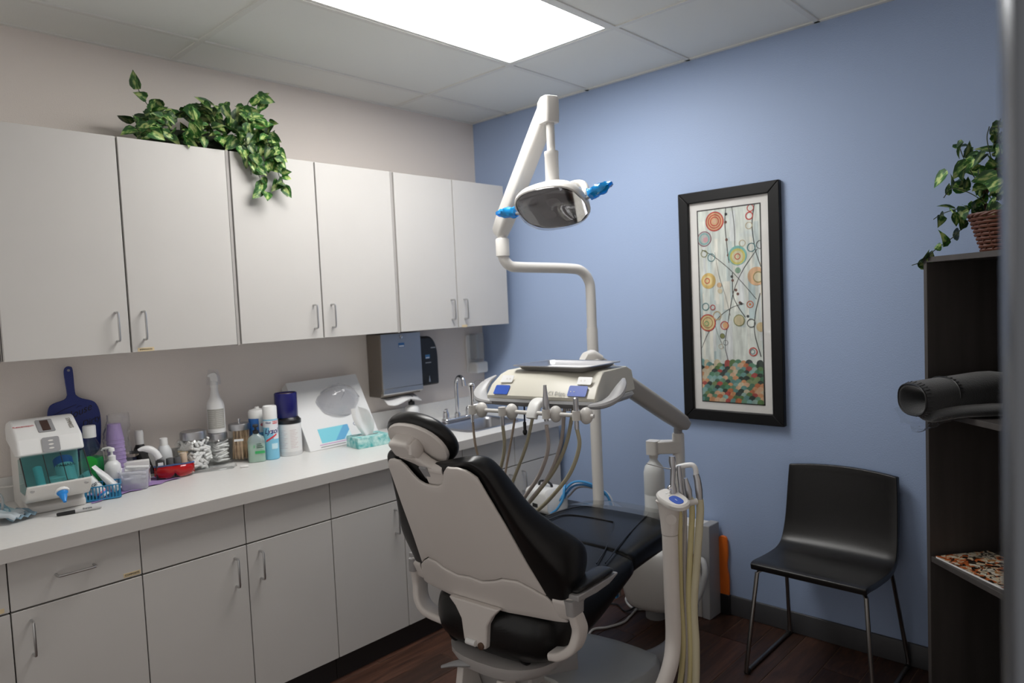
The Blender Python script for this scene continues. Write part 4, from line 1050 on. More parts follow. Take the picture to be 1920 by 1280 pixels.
for y, hw, zt in ((-.02, .205, .285), (.10, .225, .245), (.25, .240, .195), (.40, .245, .165), (.52, .230, .150), (.60, .195, .135), (.635, .15, .115)):
    rows.append([(.05 - hw, y, .012), (.05 - hw, y, zt * .75), (.05 - hw * .93, y, zt * .93), (.05 - hw * .55, y, zt), (.05, y, zt * 1.03), (.05 + hw * .55, y, zt), (.05 + hw * .93, y, zt * .93), (.05 + hw, y, zt * .72), (.05 + hw, y, .012)])
MB().loft(rows).build('base_cover', m_bcov, dc, bevel=.006)
MB().prism(rrect(.50, 1.02, .08, 5, .04, .14), 0.0005, .012).build('base_plate', m_ugrey, dc)
MB().box(.292, .352, .10, .30, .012, .075).build('foot_pedal', m_ugrey, dc, bevel=.008)

# ================================================================== OPERATING LIGHT
ol = thing('dental_light', 'white dental operating light on a tall bent pole and raised arm', 'dental light', (1.235, -.485, 0))
oo = Vector((1.235, -.485, 0))
def W_(*p): return Vector(p) - oo
MB().tube(smooth_path([W_(1.40, -.33, .36), W_(1.33, -.40, .40), W_(1.245, -.478, .42), W_(1.235, -.485, .46)], 5), .030, 14).build('mount_link', m_unit, ol)
MB().lathe([(.0265, .43), (.0265, 1.435), (.0255, 1.445)], 20).build('lower_pole', m_unit, ol)
pp = smooth_path([W_(1.235, -.485, 1.42), W_(1.235, -.485, 1.60), W_(1.233, -.492, 1.665), W_(1.222, -.53, 1.712), W_(1.20, -.60, 1.727), W_(1.12, -.845, 1.737), W_(1.104, -.895, 1.745), W_(1.096, -.920, 1.772), W_(1.094, -.926, 1.80)], 7)
MB().tube(pp, .0235, 16).build('upper_pole', m_unit, ol)
MB().lathe([(.024, 1.785), (.030, 1.787), (.030, 1.858), (.026, 1.864), (.019, 1.866), (.019, 1.90)], 20, W_(1.094, -.926, 0)).build('swivel_sleeve', m_unit, ol)
A = W_(1.088, -.922, 1.905); B = W_(1.500, -1.062, 2.322)
d = (B - A).normalized(); sidev = d.cross(Vector((0, 0, 1))).normalized(); upv = sidev.cross(d)
def asec(p, w, h, r=.018, vert=False):
    e1, e2 = sidev, upv
    return [p + e1 * a + e2 * b for a, b in rrect(w, h, r, 4)]
MB().loft([asec(A - d * .035 + upv * .012, .040, .035, .014), asec(A - d * .02, .060, .072), asec(A + d * .06, .064, .084), asec(A.lerp(B, .5), .063, .082), asec(B - d * .10, .062, .082), asec(B - d * .02, .060, .078)]).build('balance_arm', m_unit, ol)
hd_dir = Vector((d.x, d.y, 0)).normalized()
def vsec(z, f0, f1, w=.060): 
    c = B + hd_dir * ((f0 + f1) / 2); return [Vector((c.x, c.y, z)) + sidev * a + hd_dir * b for a, b in rrect(w, f1 - f0, .012, 3)]
MB().loft([vsec(B.z - .065, -.045, .030), vsec(B.z - .03, -.055, .034), vsec(B.z + .02, -.040, .034), vsec(B.z + .035, -.020, .030)]).build('arm_head', m_unit, ol, bevel=.004)
MB().lathe([(.013, -.008), (.013, .004)], 12, xf=Matrix.Translation(A.lerp(B, .70) + sidev * .026) @ sidev.to_track_quat('Z', 'Y').to_matrix().to_4x4()).build('spring_screw', m_ugrey, ol)
hx0, hy0 = W_(1.507, -1.066, 0).x, W_(1.507, -1.066, 0).y
MB().lathe([(.016, 2.26), (.016, 2.145), (.0165, 2.14)], 16, (hx0, hy0, 0)).build('drop_tube', m_unit, ol)
MB().lathe([(.027, 2.150), (.0275, 2.145), (.0275, 2.135), (.0265, 2.133), (.0265, 2.05), (.030, 2.02), (.034, 2.0)], 20, (hx0, hy0, 0)).build('drop_sleeve', m_unit, ol)
# lamp head
Hc = W_(1.512, -1.085, 1.935)
nz = Vector((.12, -.60, -.78)).normalized(); ax_ = Vector((.86, .30, .30)); ax_ = (ax_ - nz * ax_.dot(nz)).normalized(); ay_ = nz.cross(ax_)
def hs(sc, t, e=2.6, n=32, fa=1.0): return [Hc + ax_ * a + ay_ * b + nz * t for a, b in supell(.150 * sc, .108 * sc * fa, n, e)]
head = MB(); head.loft([hs(.96, .004), hs(1.0, .0), hs(1.01, -.012), hs(.96, -.030), hs(.82, -.052), hs(.55, -.068), hs(.2, -.074)], cap=False)
head.add(hs(.2, -.074), [tuple(range(32))])
head.build('lamp_hood', m_unit, ol)
rf = MB()
def fac(sc, t): return [Hc + ax_ * a + ay_ * b + nz * t for a, b in supell(.150 * sc, .108 * sc, 12, 2.4)]
rf.loft([fac(.97, .003), fac(.80, -.014), fac(.55, -.030), fac(.30, -.038), fac(.12, -.040)])
m_refl = mat('mirror_reflector', (.62, .62, .64), .04, 1)
rf.build('reflector', m_refl, ol, smooth=False)
for k in range(9):
    u = -.125 + .010 * k; 
    pts = [Hc + ax_ * u + ay_ * q + nz * (.004 - .010 * (1 - abs(q) / .07)) for q in (-.055, 0, .05)]
    MB().tube(pts, .0014, 5).build('reflector_rib', m_refl, ol)
MB().prism(rrect(.07, .05, .008, 3), -.004, .004, xf=face_M(Hc + ay_ * .0 + nz * -.014, ax_, ay_)).build('bulb_shield', m_ugrey, ol, bevel=.002)
cd = MB(); cd.loft([hs(.985, .003), hs(.97, .014), hs(.88, .024), hs(.6, .031), hs(.2, .034)], cap=False); cd.build('front_shield', clear_mat('lamp_shield', (.86, .86, .87), rough=.02), ol)
yk = smooth_path([W_(1.507, -1.066, 2.005), Hc - nz * .085 + Vector((0, 0, .012)), Hc - nz * .070], 4)
MB().tube(yk, [.034, .034, .034, .036, .038, .040, .042, .044, .046], 16).build('swivel_ball', m_unit, ol)
hl = smooth_path([Hc - nz * .075 + ax_ * .02, Hc - nz * .105 + ax_ * .055, Hc - nz * .10 + ax_ * .105, Hc - nz * .06 + ax_ * .135, Hc - nz * .02 + ax_ * .14], 5)
MB().tube(hl, .014, 12).build('yoke', m_unit, ol)
m_core = mat('handle_core', (.03, .035, .045), .5)
m_bfilm = clear_mat('blue_film', (.08, .45, .90), rough=.15, body=.6, bodycol=(.01, .40, .95), bump=.8, bscale=40)
for s, base_, dirv in ((1, Hc + ax_ * .145 + nz * -.01, (ax_ * .9 + Vector((0, 0, .25)))), (-1, Hc - ax_ * .145 - nz * .005, (-ax_ * .95 + Vector((0, 0, .10))))):
    dirv = dirv.normalized()
    g = MB().tube([base_, base_ + dirv * .05], .007, 8).build('handle_stem', m_ugrey, ol)
    c0 = base_ + dirv * .045; c1 = base_ + dirv * .085; cr_ = dirv.cross(nz).normalized()
    MB().box(-.034, .034, -.011, .011, -.010, .010, xf=face_M((c0 + c1) / 2 + Vector((0, 0, .006)), dirv, cr_)).build('handle_grip', m_core, g, bevel=.004)
    wr_ = MB(); rows = []
    for i in range(9):
        f_ = i / 8; q = -.042 + .098 * f_; w = .023 * (1 - .75 * max(0, (f_ - .6) / .4)) ; hh = .018 * (1 - .9 * max(0, (f_ - .55) / .45)) + .002
        rows.append([(q, (w + .004 * sin(i * 2 + 3 * a)) * cos(a), (hh + .004 * sin(5 * a + i)) * sin(a)) for a in [2 * pi * k / 14 for k in range(14)]])
    wr_.loft(rows, cap=True, xf=face_M((c0 + c1) / 2 + Vector((0, 0, .006)), dirv, cr_)); wr_.build('blue_wrap', m_bfilm, g)

# ================================================================== DELIVERY UNIT (arm, head, holder bar)
du = thing('delivery_unit', 'cream dental delivery unit on a long grey arm, over the chair', 'delivery unit', (1.57, -1.325, 0), rad(10))
Minv = (Matrix.Translation((1.57, -1.325, 0)) @ Matrix.Rotation(rad(10), 4, 'Z')).inverted()
def D_(*p): return Minv @ Vector(p)
# grey under-pan with upturned side handles
pan = [[(a, b, z) for a, b in rrect(w, l, .06, 5, -.01, .245)] for w, l, z in ((.40, .26, 1.188), (.47, .33, 1.196), (.500, .36, 1.212), (.490, .35, 1.222))]
MB().loft(pan).build('under_pan', m_ugrey, du)
for s in (-1, 1):
    P = smooth_path([(s * .20 - .01, .085, 1.205), (s * .255 - .01, .088, 1.213), (s * .288 - .01, .12, 1.235), (s * .292 - .01, .17, 1.268), (s * .280 - .01, .22, 1.290)], 5)
    g = MB(); N = len(P); secs = []
    for i, p in enumerate(P):
        a = P[max(0, i - 1)]; b = P[min(N - 1, i + 1)]; dv = (b - a).normalized(); n1 = Vector((0, 0, 1)); n2 = dv.cross(n1).normalized(); n1 = n2.cross(dv)
        f_ = sin(pi * min(1, .15 + i / N * .9))
        secs.append([p + n1 * r + n2 * q for q, r in supell(.022 * f_ + .006, .012 * f_ + .003, 12, 2.4)])
    g.loft(secs); g.build('side_handle', mat('handle_pale_grey', (.42, .42, .43), .35), du)
# cream console
rows = []
for i in range(13):
    u = -1 + 2 * i / 12; x = u * .232 - .010; dip = .016 * u * u; k = 1 - .12 * abs(u) ** 6
    rows.append([(x, .068 + dip, 1.222 - .004 * u * u), (x, .066 + dip, 1.232 + .004 * (1 - u * u)), (x * .985 - .0, .098 + dip, 1.270 + .006 * (1 - u * u)), (x * .95, .150 + dip, 1.304 + .004 * (1 - u * u)), (x * .90, .20, 1.317), (x * .90, .40, 1.317), (x * .95, .43, 1.30), (x, .43, 1.222)])
MB().loft(rows).build('console', m_cream, du, bevel=.004)
nrmf = Vector((0, -.74, .67)); upf = Vector((0, .67, .74))
def front_M(x, h, off=.0012, yaw=0):
    u = (x + .010) / .232; dip = .016 * u * u
    p = Vector((x, .066 + dip + .031 * h, 1.232 + .004 * (1 - u * u) + .038 * h)) ; right = Vector((1, .032 * u * 2.2, -.016 * u)).normalized()
    up = Vector((0, .64, .77)); M = face_M(p, right, up); return M @ Matrix.Translation((0, 0, off + .0022))
m_bluek = mat('blue_keypad', (.035, .10, .48), .35)
k1 = MB().prism(rrect(.066, .040, .005, 3), 0, .0018, xf=front_M(-.172, .45)).build('keypad', m_bluek, du)
text('symbol', '~', .03, m_paper, k1, front_M(-.172, .45, .0022))
k2 = MB().prism(rrect(.072, .044, .005, 3), 0, .0018, xf=front_M(.150, .55)).build('keypad', m_bluek, du)
text('symbol', '~', .03, m_paper, k2, front_M(.150, .55, .0022))
for q in (-.025, -.012, .012, .025): MB().lathe([(.0022, 0), (.0022, .002)], 8, xf=front_M(.150 + q, .48)).build('key', m_paper, k2)
for xx in (-.165, .165):
    k3 = MB().prism(rrect(.055, .032, .004, 3), 0, .0016, xf=front_M(xx, 1.45, .001)).build('keypad', m_wht, du)
    for q in (-.014, 0, .014): MB().lathe([(.0035, 0), (.0035, .0022)], 10, xf=front_M(xx + q, 1.45, .001)).build('key', m_unit, k3)
text('lettering', 'DCI Edge', .022, mat('pale_grey_ink', (.42, .42, .40), .5), du, front_M(.062, .30, .0005), ext=.0002)
# central white bracket and the holder bar
br = smooth_path([(.012, .13, 1.195), (.012, .075, 1.218), (.012, .03, 1.215), (.012, .004, 1.190), (.012, -.006, 1.168)], 5)
secs = []
for i, p in enumerate(br):
    w = .028 - .008 * i / len(br); a = br[max(0, i - 1)]; b = br[min(len(br) - 1, i + 1)]; dv = (b - a).normalized(); n2 = dv.cross(Vector((1, 0, 0))).normalized()
    secs.append([p + Vector((1, 0, 0)) * q + n2 * r for q, r in rrect(2 * w, .026, .009, 3)])
MB().loft(secs).build('bar_bracket', m_white, du)
MB().tube([(-.245, 0, 1.187), (.255, 0, 1.187)], .0075, 12).build('holder_bar', m_unit, du)
HPX = [-.222, -.088, .096, .214]
for i, x in enumerate(HPX):
    h = MB().sphere((x + .010, .004, 1.187), .028, 16, 10, sc=(.85, .8, 1.05)).build('holder', m_unit, du)
    MB().tube([(x - .012, -.026, 1.175), (x - .012, -.026, 1.207)], .014, 12).build('holder_clip', m_unit, h)
for x, y in ((.03, .16), (.06, .18), (.12, .17), (-.06, .16), (-.16, .16)):
    MB().lathe([(.009, 1.168), (.009, 1.19)], 10, (x, y, 0)).build('hose_fitting', m_nickel, du)
# knuckle, balance arm, post and floor housing
kn = D_(1.475, -.79, 1.315)
MB().loft([[(a * .5 + .03, b, z) for a, b in rrect(.14, .06, .02, 3, 0, .36)] for z in (1.195, 1.222)]).build('pan_boss', m_ugrey, du)
MB().tube([(.03, .40, 1.24), (.03, .44, 1.26), kn], .026, 12).build('head_link', m_unit, du)
A = D_(1.455, -.80, 1.325); B = D_(1.640, -.385, 1.010)
d = (B - A).normalized(); sv = d.cross(Vector((0, 0, 1))).normalized(); uv = sv.cross(d)
def ds(p, w, h, r=.02): return [p + sv * a + uv * b for a, b in rrect(w, h, r, 4)]
MB().loft([ds(A - d * .03 - uv * .01, .05, .035, .012), ds(A - d * .01, .066, .070), ds(A + d * .08, .068, .080), ds(A.lerp(B, .5), .068, .080), ds(B - d * .08, .066, .078), ds(B - d * .0, .062, .070), ds(B + d * .03 + uv * .002, .045, .042, .014)]).build('balance_arm', mat('arm_warm_grey', (.40, .385, .365), .4), du)
MB().loft([ds(A - d * .036 - uv * .004, .052, .042, .014), ds(A - d * .014 + uv * .004, .070, .076), ds(A + d * .03 + uv * .004, .071, .078)]).build('arm_cap', m_unit, du)
pb = D_(1.618, -.385, 0)
MB().lathe([(.019, .96), (.019, .985)], 14, (pb.x, pb.y, 0)).build('post_neck', m_ugrey, du)
MB().lathe([(.027, .28), (.027, .955), (.024, .962)], 18, (pb.x, pb.y, 0)).build('post', m_unit, du)
hb = D_(1.385, -.25, 0)
secs = []
for z, w, l in ((.055, .18, .16), (.075, .26, .24), (.13, .30, .27), (.22, .32, .28), (.31, .30, .26), (.36, .26, .22), (.375, .14, .12)):
    secs.append([(hb.x + a, hb.y + b, z) for a, b in supell(w / 2, l / 2, 24, 2.8)])
MB().loft(secs).build('floor_housing', m_unit, du, subd=1)
MB().lathe([(.05, .0005), (.05, .08)], 14, (hb.x, hb.y, 0)).build('housing_foot', m_ugrey, du)
cb = smooth_path([D_(1.618, -.385, .30), D_(1.60, -.37, .26), D_(1.56, -.34, .22), D_(1.52, -.32, .18)], 3)
MB().tube(cb, .03, 12).build('post_elbow', m_unit, du)
bb = D_(1.528, -.452, 0)
MB().loft([[Vector((a, b, z)) for a, b in rrect(.055, .055, .012, 3, bb.x, bb.y)] + [] for z in (.868, .872, .925, .93)]).build('bottle_cap_block', m_unit, du)
MB().loft([[Vector((bb.x, bb.y, .90)) + q for q in (Vector((-.02, .02, -.028)), Vector((.02, -.02, -.028)), Vector((.02, -.02, .028)), Vector((-.02, .02, .028)))], [Vector((pb.x, pb.y, .90)) + q for q in (Vector((-.02, .02, -.028)), Vector((.02, -.02, -.028)), Vector((.02, -.02, .028)), Vector((-.02, .02, .028)))]]).build('bottle_bracket', m_unit, du, bevel=.004)
wb_ = thing('water_bottle', 'white translucent water bottle hanging from the delivery post', 'bottle', (1.528, -.452, .585))
MB().lathe([(.040, 0), (.046, .006), (.0465, .10), (.0458, .102), (.0465, .104), (.0465, .200), (.040, .228), (.022, .250), (.016, .262), (.016, .283)], 24).build('bottle_body', mat('milky_bottle', (.74, .76, .76), .4), wb_)
MB().lathe([(.020, .266), (.020, .2825)], 16).build('bottle_collar', m_unit, wb_)

# instrument tray on the console
it = thing('metal_tray', 'shallow stainless steel tray with rolled rim on the delivery unit', 'tray', (1.530, -1.055, 1.3185), rad(4))
def tl(w, l, r, z): return [(a, b, z) for a, b in rrect(w, l, r, 4)]
MB().loft([tl(.285, .195, .02, .0003), tl(.300, .210, .022, .004), tl(.325, .235, .03, .019), tl(.352, .262, .034, .0205), tl(.354, .264, .034, .017)], cap=False).build('tray_rim', m_brush, it)
MB().prism(rrect(.286, .196, .02, 4), 0.0002, .002).build('tray_floor', m_brush, it)
tag(MB().box(-.115, .115, -.075, .085, 0, .0006).build('tray_paper', m_paper, loc=(1.532, -1.05, 1.3208), rot=(0, 0, rad(6))), 'sheet of white paper lining the metal tray', 'paper')

# handpieces with their hoses
m_hose = mat('hose_taupe', (.50, .45, .36), .5); m_hose2 = mat('hose_pinkgrey', (.52, .46, .43), .5); m_hose3 = mat('hose_olive', (.50, .46, .33), .5)
def hpiece(name, label, cat, x, prof, hose, mh, r=.0062, tip=None):
    t = thing(name, label, cat, (1.57, -1.325, 0), rad(10), 'instruments on the holder bar')
    MB().lathe(prof, 16, (x - .012, -.026, 0)).build('instrument_body', m_brush if name != 'air_syringe' else m_chrome, t)
    if tip: tip(t)
    P = smooth_path(hose, 6)
    MB().tube(P, r, 10).build('hose', mh, t)
    return t
x = HPX[0] - .012
def t1(t):
    MB().sphere((x, -.026, 1.283), .0135, 12, 8, sc=(1, 1, .7)).build('button_head', m_chrome, t)
    MB().tube(smooth_path([(x + .006, -.024, 1.285), (x + .02, -.02, 1.30), (x + .038, -.016, 1.302), (x + .05, -.012, 1.298)], 4), .0013, 6).build('syringe_tip', m_nickel, t)
hpiece('air_syringe', 'chrome air water syringe, leftmost on the holder bar', 'syringe', HPX[0], [(.0065, 1.145), (.0065, 1.17), (.008, 1.23), (.0095, 1.262), (.012, 1.278)], [(x, -.026, 1.15), (x + .004, -.02, 1.05), (x + .022, .0, .95), (x + .06, .03, .86), (x + .04, .09, .83), (-.21, .14, .92), (-.178, .16, 1.09), (-.159, .16, 1.185)], mat('hose_brown', (.45, .36, .28), .5), .0048, t1)
x = HPX[1] - .012
hpiece('handpiece_coupling', 'short metal coupling with no handpiece, second on the bar', 'handpiece', HPX[1], [(.0085, 1.140), (.0085, 1.165), (.0075, 1.185), (.006, 1.195)], [(x, -.026, 1.145), (-.108, -.01, 1.05), (-.146, .0, .948), (-.185, .01, .875), (-.24, .05, .81), (-.26, .12, .80), (-.222, .16, .83), (-.167, .16, .93), (-.117, .16, 1.04), (-.075, .16, 1.18)], m_hose3, .0066)
x = HPX[2] - .012
def t3(t): MB().lathe([(.0045, 1.292), (.0032, 1.305), (.0038, 1.316), (.002, 1.318)], 10, (x, -.026, 0)).build('nose_cone', m_chrome, t); MB().lathe([(.009, 1.150), (.009, 1.166)], 12, (x, -.026, 0)).build('black_collar', m_blk, t)
hpiece('straight_handpiece', 'tall slim metal handpiece right of the white bracket', 'handpiece', HPX[2], [(.0085, 1.166), (.0085, 1.195), (.012, 1.205), (.0125, 1.225), (.0075, 1.262), (.0055, 1.292)], [(x, -.026, 1.152), (.078, -.012, 1.065), (.03, 0, .965), (-.033, 0, .881), (-.085, .01, .814), (-.16, .05, .75), (-.20, .12, .735), (-.164, .16, .761), (-.099, .16, .832), (-.023, .16, .923), (.033, .16, 1.05), (.055, .16, 1.185)], m_hose2, .0070)
x = HPX[3] - .012
def t4(t): MB().lathe([(.0062, 1.252), (.0045, 1.254), (.0058, 1.262), (.0042, 1.266), (.0055, 1.276), (.003, 1.288)], 10, (x, -.026, 0)).build('threaded_nose', m_ugrey, t)
hpiece('motor_handpiece', 'metal air motor handpiece at the right end of the bar', 'handpiece', HPX[3], [(.0085, 1.145), (.0085, 1.165), (.0065, 1.18), (.009, 1.195), (.0095, 1.25), (.006, 1.253)], [(x, -.026, 1.150), (.203, -.015, 1.084), (.157, 0, .987), (.09, 0, .905), (.021, 0, .839), (-.04, .0, .797), (-.12, .04, .745), (-.17, .11, .74), (-.137, .16, .786), (-.073, .16, .856), (.001, .16, .946), (.057, .16, 1.052), (.092, .16, 1.185)], m_hose3, .0070)
pg = thing('air_plug', 'black tube with dark plug hanging below the delivery unit', 'plug', (1.57, -1.325, 0), rad(10))
MB().tube([(-.122, .16, 1.19), (-.124, .16, 1.115)], .0035, 8).build('tube', mat('navy_tube', (.02, .03, .08), .4), pg)
MB().lathe([(.005, 1.07), (.009, 1.078), (.009, 1.086), (.006, 1.09), (.0065, 1.118), (.004, 1.122)], 12, (-.124, .16, 0)).build('plug_body', m_blk, pg)

# ================================================================== ASSISTANT ARM
aa = thing('assistant_arm', 'greige upright post with a small control head beside the chair', 'assistant arm', (2.05, -1.20, 0))
pp = smooth_path([(-.26, .10, .14), (-.20, .02, .16), (-.10, -.07, .20), (-.03, -.07, .27), (.0, -.03, .37), (.0, 0, .46), (0, 0, .62), (0, 0, .805)], 6)
MB().tube(pp, .0255, 18).build('post', m_shell, aa)
MB().tube([(-.26, .10, .14), (-.36, .16, .12)], .03, 14).build('post_joint', m_ugrey, aa)
MB().loft([[(a, b, z) for a, b in supell(w, l, 20, 2.3)] for w, l, z in ((.0255, .0255, .807), (.029, .0275, .85), (.036, .030, .90), (.044, .033, .915))]).build('post_top', m_shell, aa)
hdM = face_M((.022, -.012, .925), (.93, -.36, -.16), (.30, .92, .22))
ch = MB().loft([[tuple(hdM @ Vector((a, b, z))) for a, b in supell(w, l, 24, 2.4)] for w, l, z in ((.058, .030, -.012), (.066, .037, -.006), (.066, .037, .006), (.060, .032, .012))]).build('control_head', m_unit, aa)
kp = MB().prism(supell(.028, .016, 20, 2.6, .024, -.004), .0122, .0135, xf=hdM).build('keypad', m_bluek, ch)
text('symbol', '~', .02, m_paper, kp, hdM @ Matrix.Translation((.024, -.004, .0138)))
for q in (-.03, -.016): MB().lathe([(.004, .012), (.004, .0135)], 10, xf=hdM @ Matrix.Translation((q, 0, 0))).build('key', m_white, ch)
MB().prism([(.017 * cos(a * pi / 10), .017 * sin(a * pi / 10)) for a in range(20)], -.0285, -.0275, 'y', xf=Matrix.Translation((.008, -.002, .865)) @ Matrix.Rotation(rad(30), 4, 'Z')).build('round_plate', m_shell, aa)
hbar = MB().tube([(.030, .005, .905), (.075, .050, .915)], .010, 10).build('tool_bar', m_unit, aa)
m_yel = mat('hose_yellow', (.60, .53, .28), .5); m_yel2 = mat('hose_pale_yellow', (.62, .57, .40), .5); m_gr = mat('hose_greige', (.40, .37, .35), .5)
def tool(name, label, cat, base, body, hose, mh, r, mm=m_chrome, extra=None):
    t = thing(name, label, cat, (2.05, -1.20, 0), 0, 'instruments on the assistant arm')
    o = MB()
    P = [Vector(p) for p, _ in body]; R = [q for _, q in body]
    o.tube(P, R, 12).build('instrument_body', mm, t)
    MB().tube(smooth_path(hose, 6), r, 10).build('hose', mh, t)
    if extra: extra(t)
    return t
def ex_syr(t):
    MB().tube([(.012, .012, 1.018), (-.02, -.015, 1.028), (-.055, -.04, 1.040)], [.0022, .0018, .0014], 8).build('syringe_tip', m_nickel, t)
    MB().sphere((.004, .004, .958), .010, 10, 6).build('button', m_chrome, t)
tool('air_syringe', 'chrome air water syringe with thin long tip on the assistant arm', 'syringe', 0, [((.012, .010, .93), .010), ((.011, .010, .955), .012), ((.010, .010, .975), .008), ((.012, .012, 1.02), .0085), ((.010, .012, 1.045), .0115), ((.010, .012, 1.062), .010)], [(.014, .018, .935), (.022, .026, .87), (.016, .030, .75), (.012, .035, .60), (.018, .030, .42), (.0, .02, .26), (-.06, .04, .13), (-.20, .12, .08)], m_yel, .010, m_brush, ex_syr)
tool('suction_valve', 'slim metal suction valve beside the syringe on the assistant arm', 'suction tip', 0, [((.032, .028, .925), .008), ((.030, .026, .96), .007), ((.028, .024, 1.0), .0075), ((.027, .024, 1.03), .006)], [(.034, .030, .93), (.038, .036, .87), (.030, .040, .75), (.026, .040, .60), (.030, .035, .42), (.02, .02, .26), (-.03, .03, .13), (-.15, .14, .08)], m_gr, .0055, m_brush)
tool('suction_handpiece', 'metal suction handpiece with lever on the assistant arm', 'suction tip', 0, [((.052, .042, .92), .0095), ((.050, .040, .95), .011), ((.046, .036, .975), .008), ((.044, .034, .990), .006)], [(.054, .044, .925), (.056, .048, .87), (.044, .046, .72), (.036, .044, .58), (.040, .04, .42), (.03, .03, .26), (-.02, .04, .13), (-.14, .15, .08)], m_yel, .0095, m_brush)
def ex_hve(t): MB().tube(smooth_path([(.068, .060, .995), (.067, .060, 1.016), (.058, .058, 1.029), (.040, .052, 1.028), (.018, .040, 1.022), (-.004, .028, 1.010)], 5), .0085, 10).build('bent_tip', m_wht, t)
tool('evacuator', 'white bent evacuator tip on the metal valve, rightmost on the arm', 'suction tip', 0, [((.078, .060, .915), .010), ((.076, .060, .95), .012), ((.072, .060, .985), .011), ((.068, .059, 1.0), .010)], [(.078, .060, .92), (.078, .060, .87), (.062, .056, .70), (.050, .052, .56), (.056, .046, .42), (.05, .036, .26), (.0, .05, .13), (-.12, .16, .08)], m_yel2, .0125, m_brush, ex_hve)

# ================================================================== FLOOR BOX, HOSES, WHITE DEVICE
jb = thing('utility_box', 'grey and white utility junction box on the floor against the blue wall', 'utility box', (1.50, -.075, 0))
MB().prism([(-.11, .001), (.07, .001), (.07, .455), (-.11, .450)], -.055, .06, 'y').build('box_front', m_unit, jb, bevel=.006)
MB().prism([(-.055, .001), (.06, .001), (.06, .46), (-.045, .462)], .0705, .115, 'x').build('side_cover', m_ugrey, jb, bevel=.004)
MB().prism(supell(.035, .028, 20, 2, .035, .285), -.058, -.0545, 'y').build('hose_port', mat('port_brown', (.10, .035, .02), .6), jb)
ch_ = smooth_path([(1.545, -.13, .29), (1.60, -.16, .30), (1.625, -.19, .25), (1.61, -.22, .16), (1.58, -.27, .10)], 6)
tag(MB().tube(ch_, .015, 12).build('vacuum_hose', mat('hose_grey', (.46, .46, .46), .5)), 'pale corrugated hose curving from the utility box down to the floor', 'hose')
ch_ = smooth_path([(1.575, -.25, .11), (1.62, -.36, .085), (1.66, -.50, .065), (1.66, -.66, .055), (1.60, -.82, .055)], 6)
tag(MB().tube(ch_, .040, 16).build('floor_conduit', m_ugrey), 'thick grey conduit lying on the floor between box and chair base', 'hose')
ch_ = smooth_path([(1.53, -.135, .26), (1.50, -.18, .24), (1.49, -.20, .12), (1.52, -.22, .02), (1.58, -.20, .012)], 6)
tag(MB().tube(ch_, .005, 8).build('thin_tube', m_white), 'thin white tube hanging from the utility box port', 'tube')
cb = smooth_path([(1.20, -.12, .12), (1.17, -.13, .04), (1.16, -.18, .0065), (1.25, -.25, .0065), (1.31, -.21, .0065), (1.325, -.13, .0065), (1.27, -.15, .0065), (1.275, -.24, .0105), (1.29, -.34, .0065), (1.30, -.41, .0065), (1.27, -.50, .0065), (1.23, -.57, .0065), (1.30, -.72, .0065), (1.36, -.80, .0065)], 7)
tag(MB().tube(cb, .0055, 8).build('floor_cable', m_unit), 'white cable looping across the dark floor behind the chair base', 'cable')
cb = smooth_path([(1.10, -.30, .006), (1.16, -.26, .006), (1.24, -.30, .006), (1.28, -.22, .0215), (1.34, -.16, .006)], 6)
tag(MB().tube(cb, .0045, 8).build('floor_cable', m_blk), 'thin black cable on the floor under the legrest', 'cable')
og = thing('orange_board', 'bright orange plastic board standing behind the utility box', 'board', (1.645, -.012, 0.0))
oc = smooth_path([(-.035, .10, 0), (-.035, .35, 0), (-.028, .385, 0), (-.005, .392, 0), (.012, .375, 0), (.014, .30, 0), (.009, .26, 0), (.010, .22, 0), (.016, .19, 0), (.016, .10, 0)], 4)
MB().prism([(p.x, p.y) for p in oc], -.010, .004, 'y').build('board', mat('orange_plastic', (.75, .16, .015), .45), og, bevel=.002)
MB().box(-.035, .018, -.012, .006, .0005, .10).build('foot_block', m_blk, og, bevel=.003)

ct = thing('equipment_stool', 'low black equipment stool between the chair and the sink cabinet', 'stool', (.88, -.42, 0))
MB().prism(rrect(.30, .34, .05, 4), .485, .505).build('stool_top', m_blk, ct, bevel=.006)
MB().lathe([(.022, .06), (.022, .485)], 14).build('stool_column', m_nickel, ct)
for k in range(5):
    a = k * 2 * pi / 5
    lg_ = MB().tube([(0, 0, .075), (.19 * cos(a), .19 * sin(a), .055)], [.02, .012], 8).build('stool_leg', m_blk, ct)
    MB().sphere((.19 * cos(a), .19 * sin(a), .024), .0235, 10, 8).build('caster', m_blk, lg_)
sc_ = thing('scaler_unit', 'small white device with black carry handle behind the legrest', 'device', (.885, -.465, .5055), rad(-8))
MB().loft([[(x, b, z) for b, z in rrect(w, h, .028, 4, 0, h / 2)] for x, w, h in ((-.085, .13, .10), (-.075, .15, .12), (.075, .155, .128), (.088, .14, .112))]).build('device_body', m_white, sc_)
MB().tube(smooth_path([(-.05, 0, .12), (-.04, 0, .142), (.0, 0, .150), (.04, 0, .142), (.05, 0, .12)], 4), .008, 8, flat=.7).build('carry_handle', m_blk, sc_)
MB().box(-.02, .02, -.0775, -.076, .03, .05).build('front_socket', m_blk, sc_, bevel=.002)
MB().lathe([(.006, 0), (.006, .003)], 10, xf=Matrix.Translation((.0885, .03, .075)) @ Matrix.Rotation(rad(90), 4, 'Y')).build('screw', m_blk, sc_)
m_bh = mat('blue_hose', (.06, .30, .62), .4)
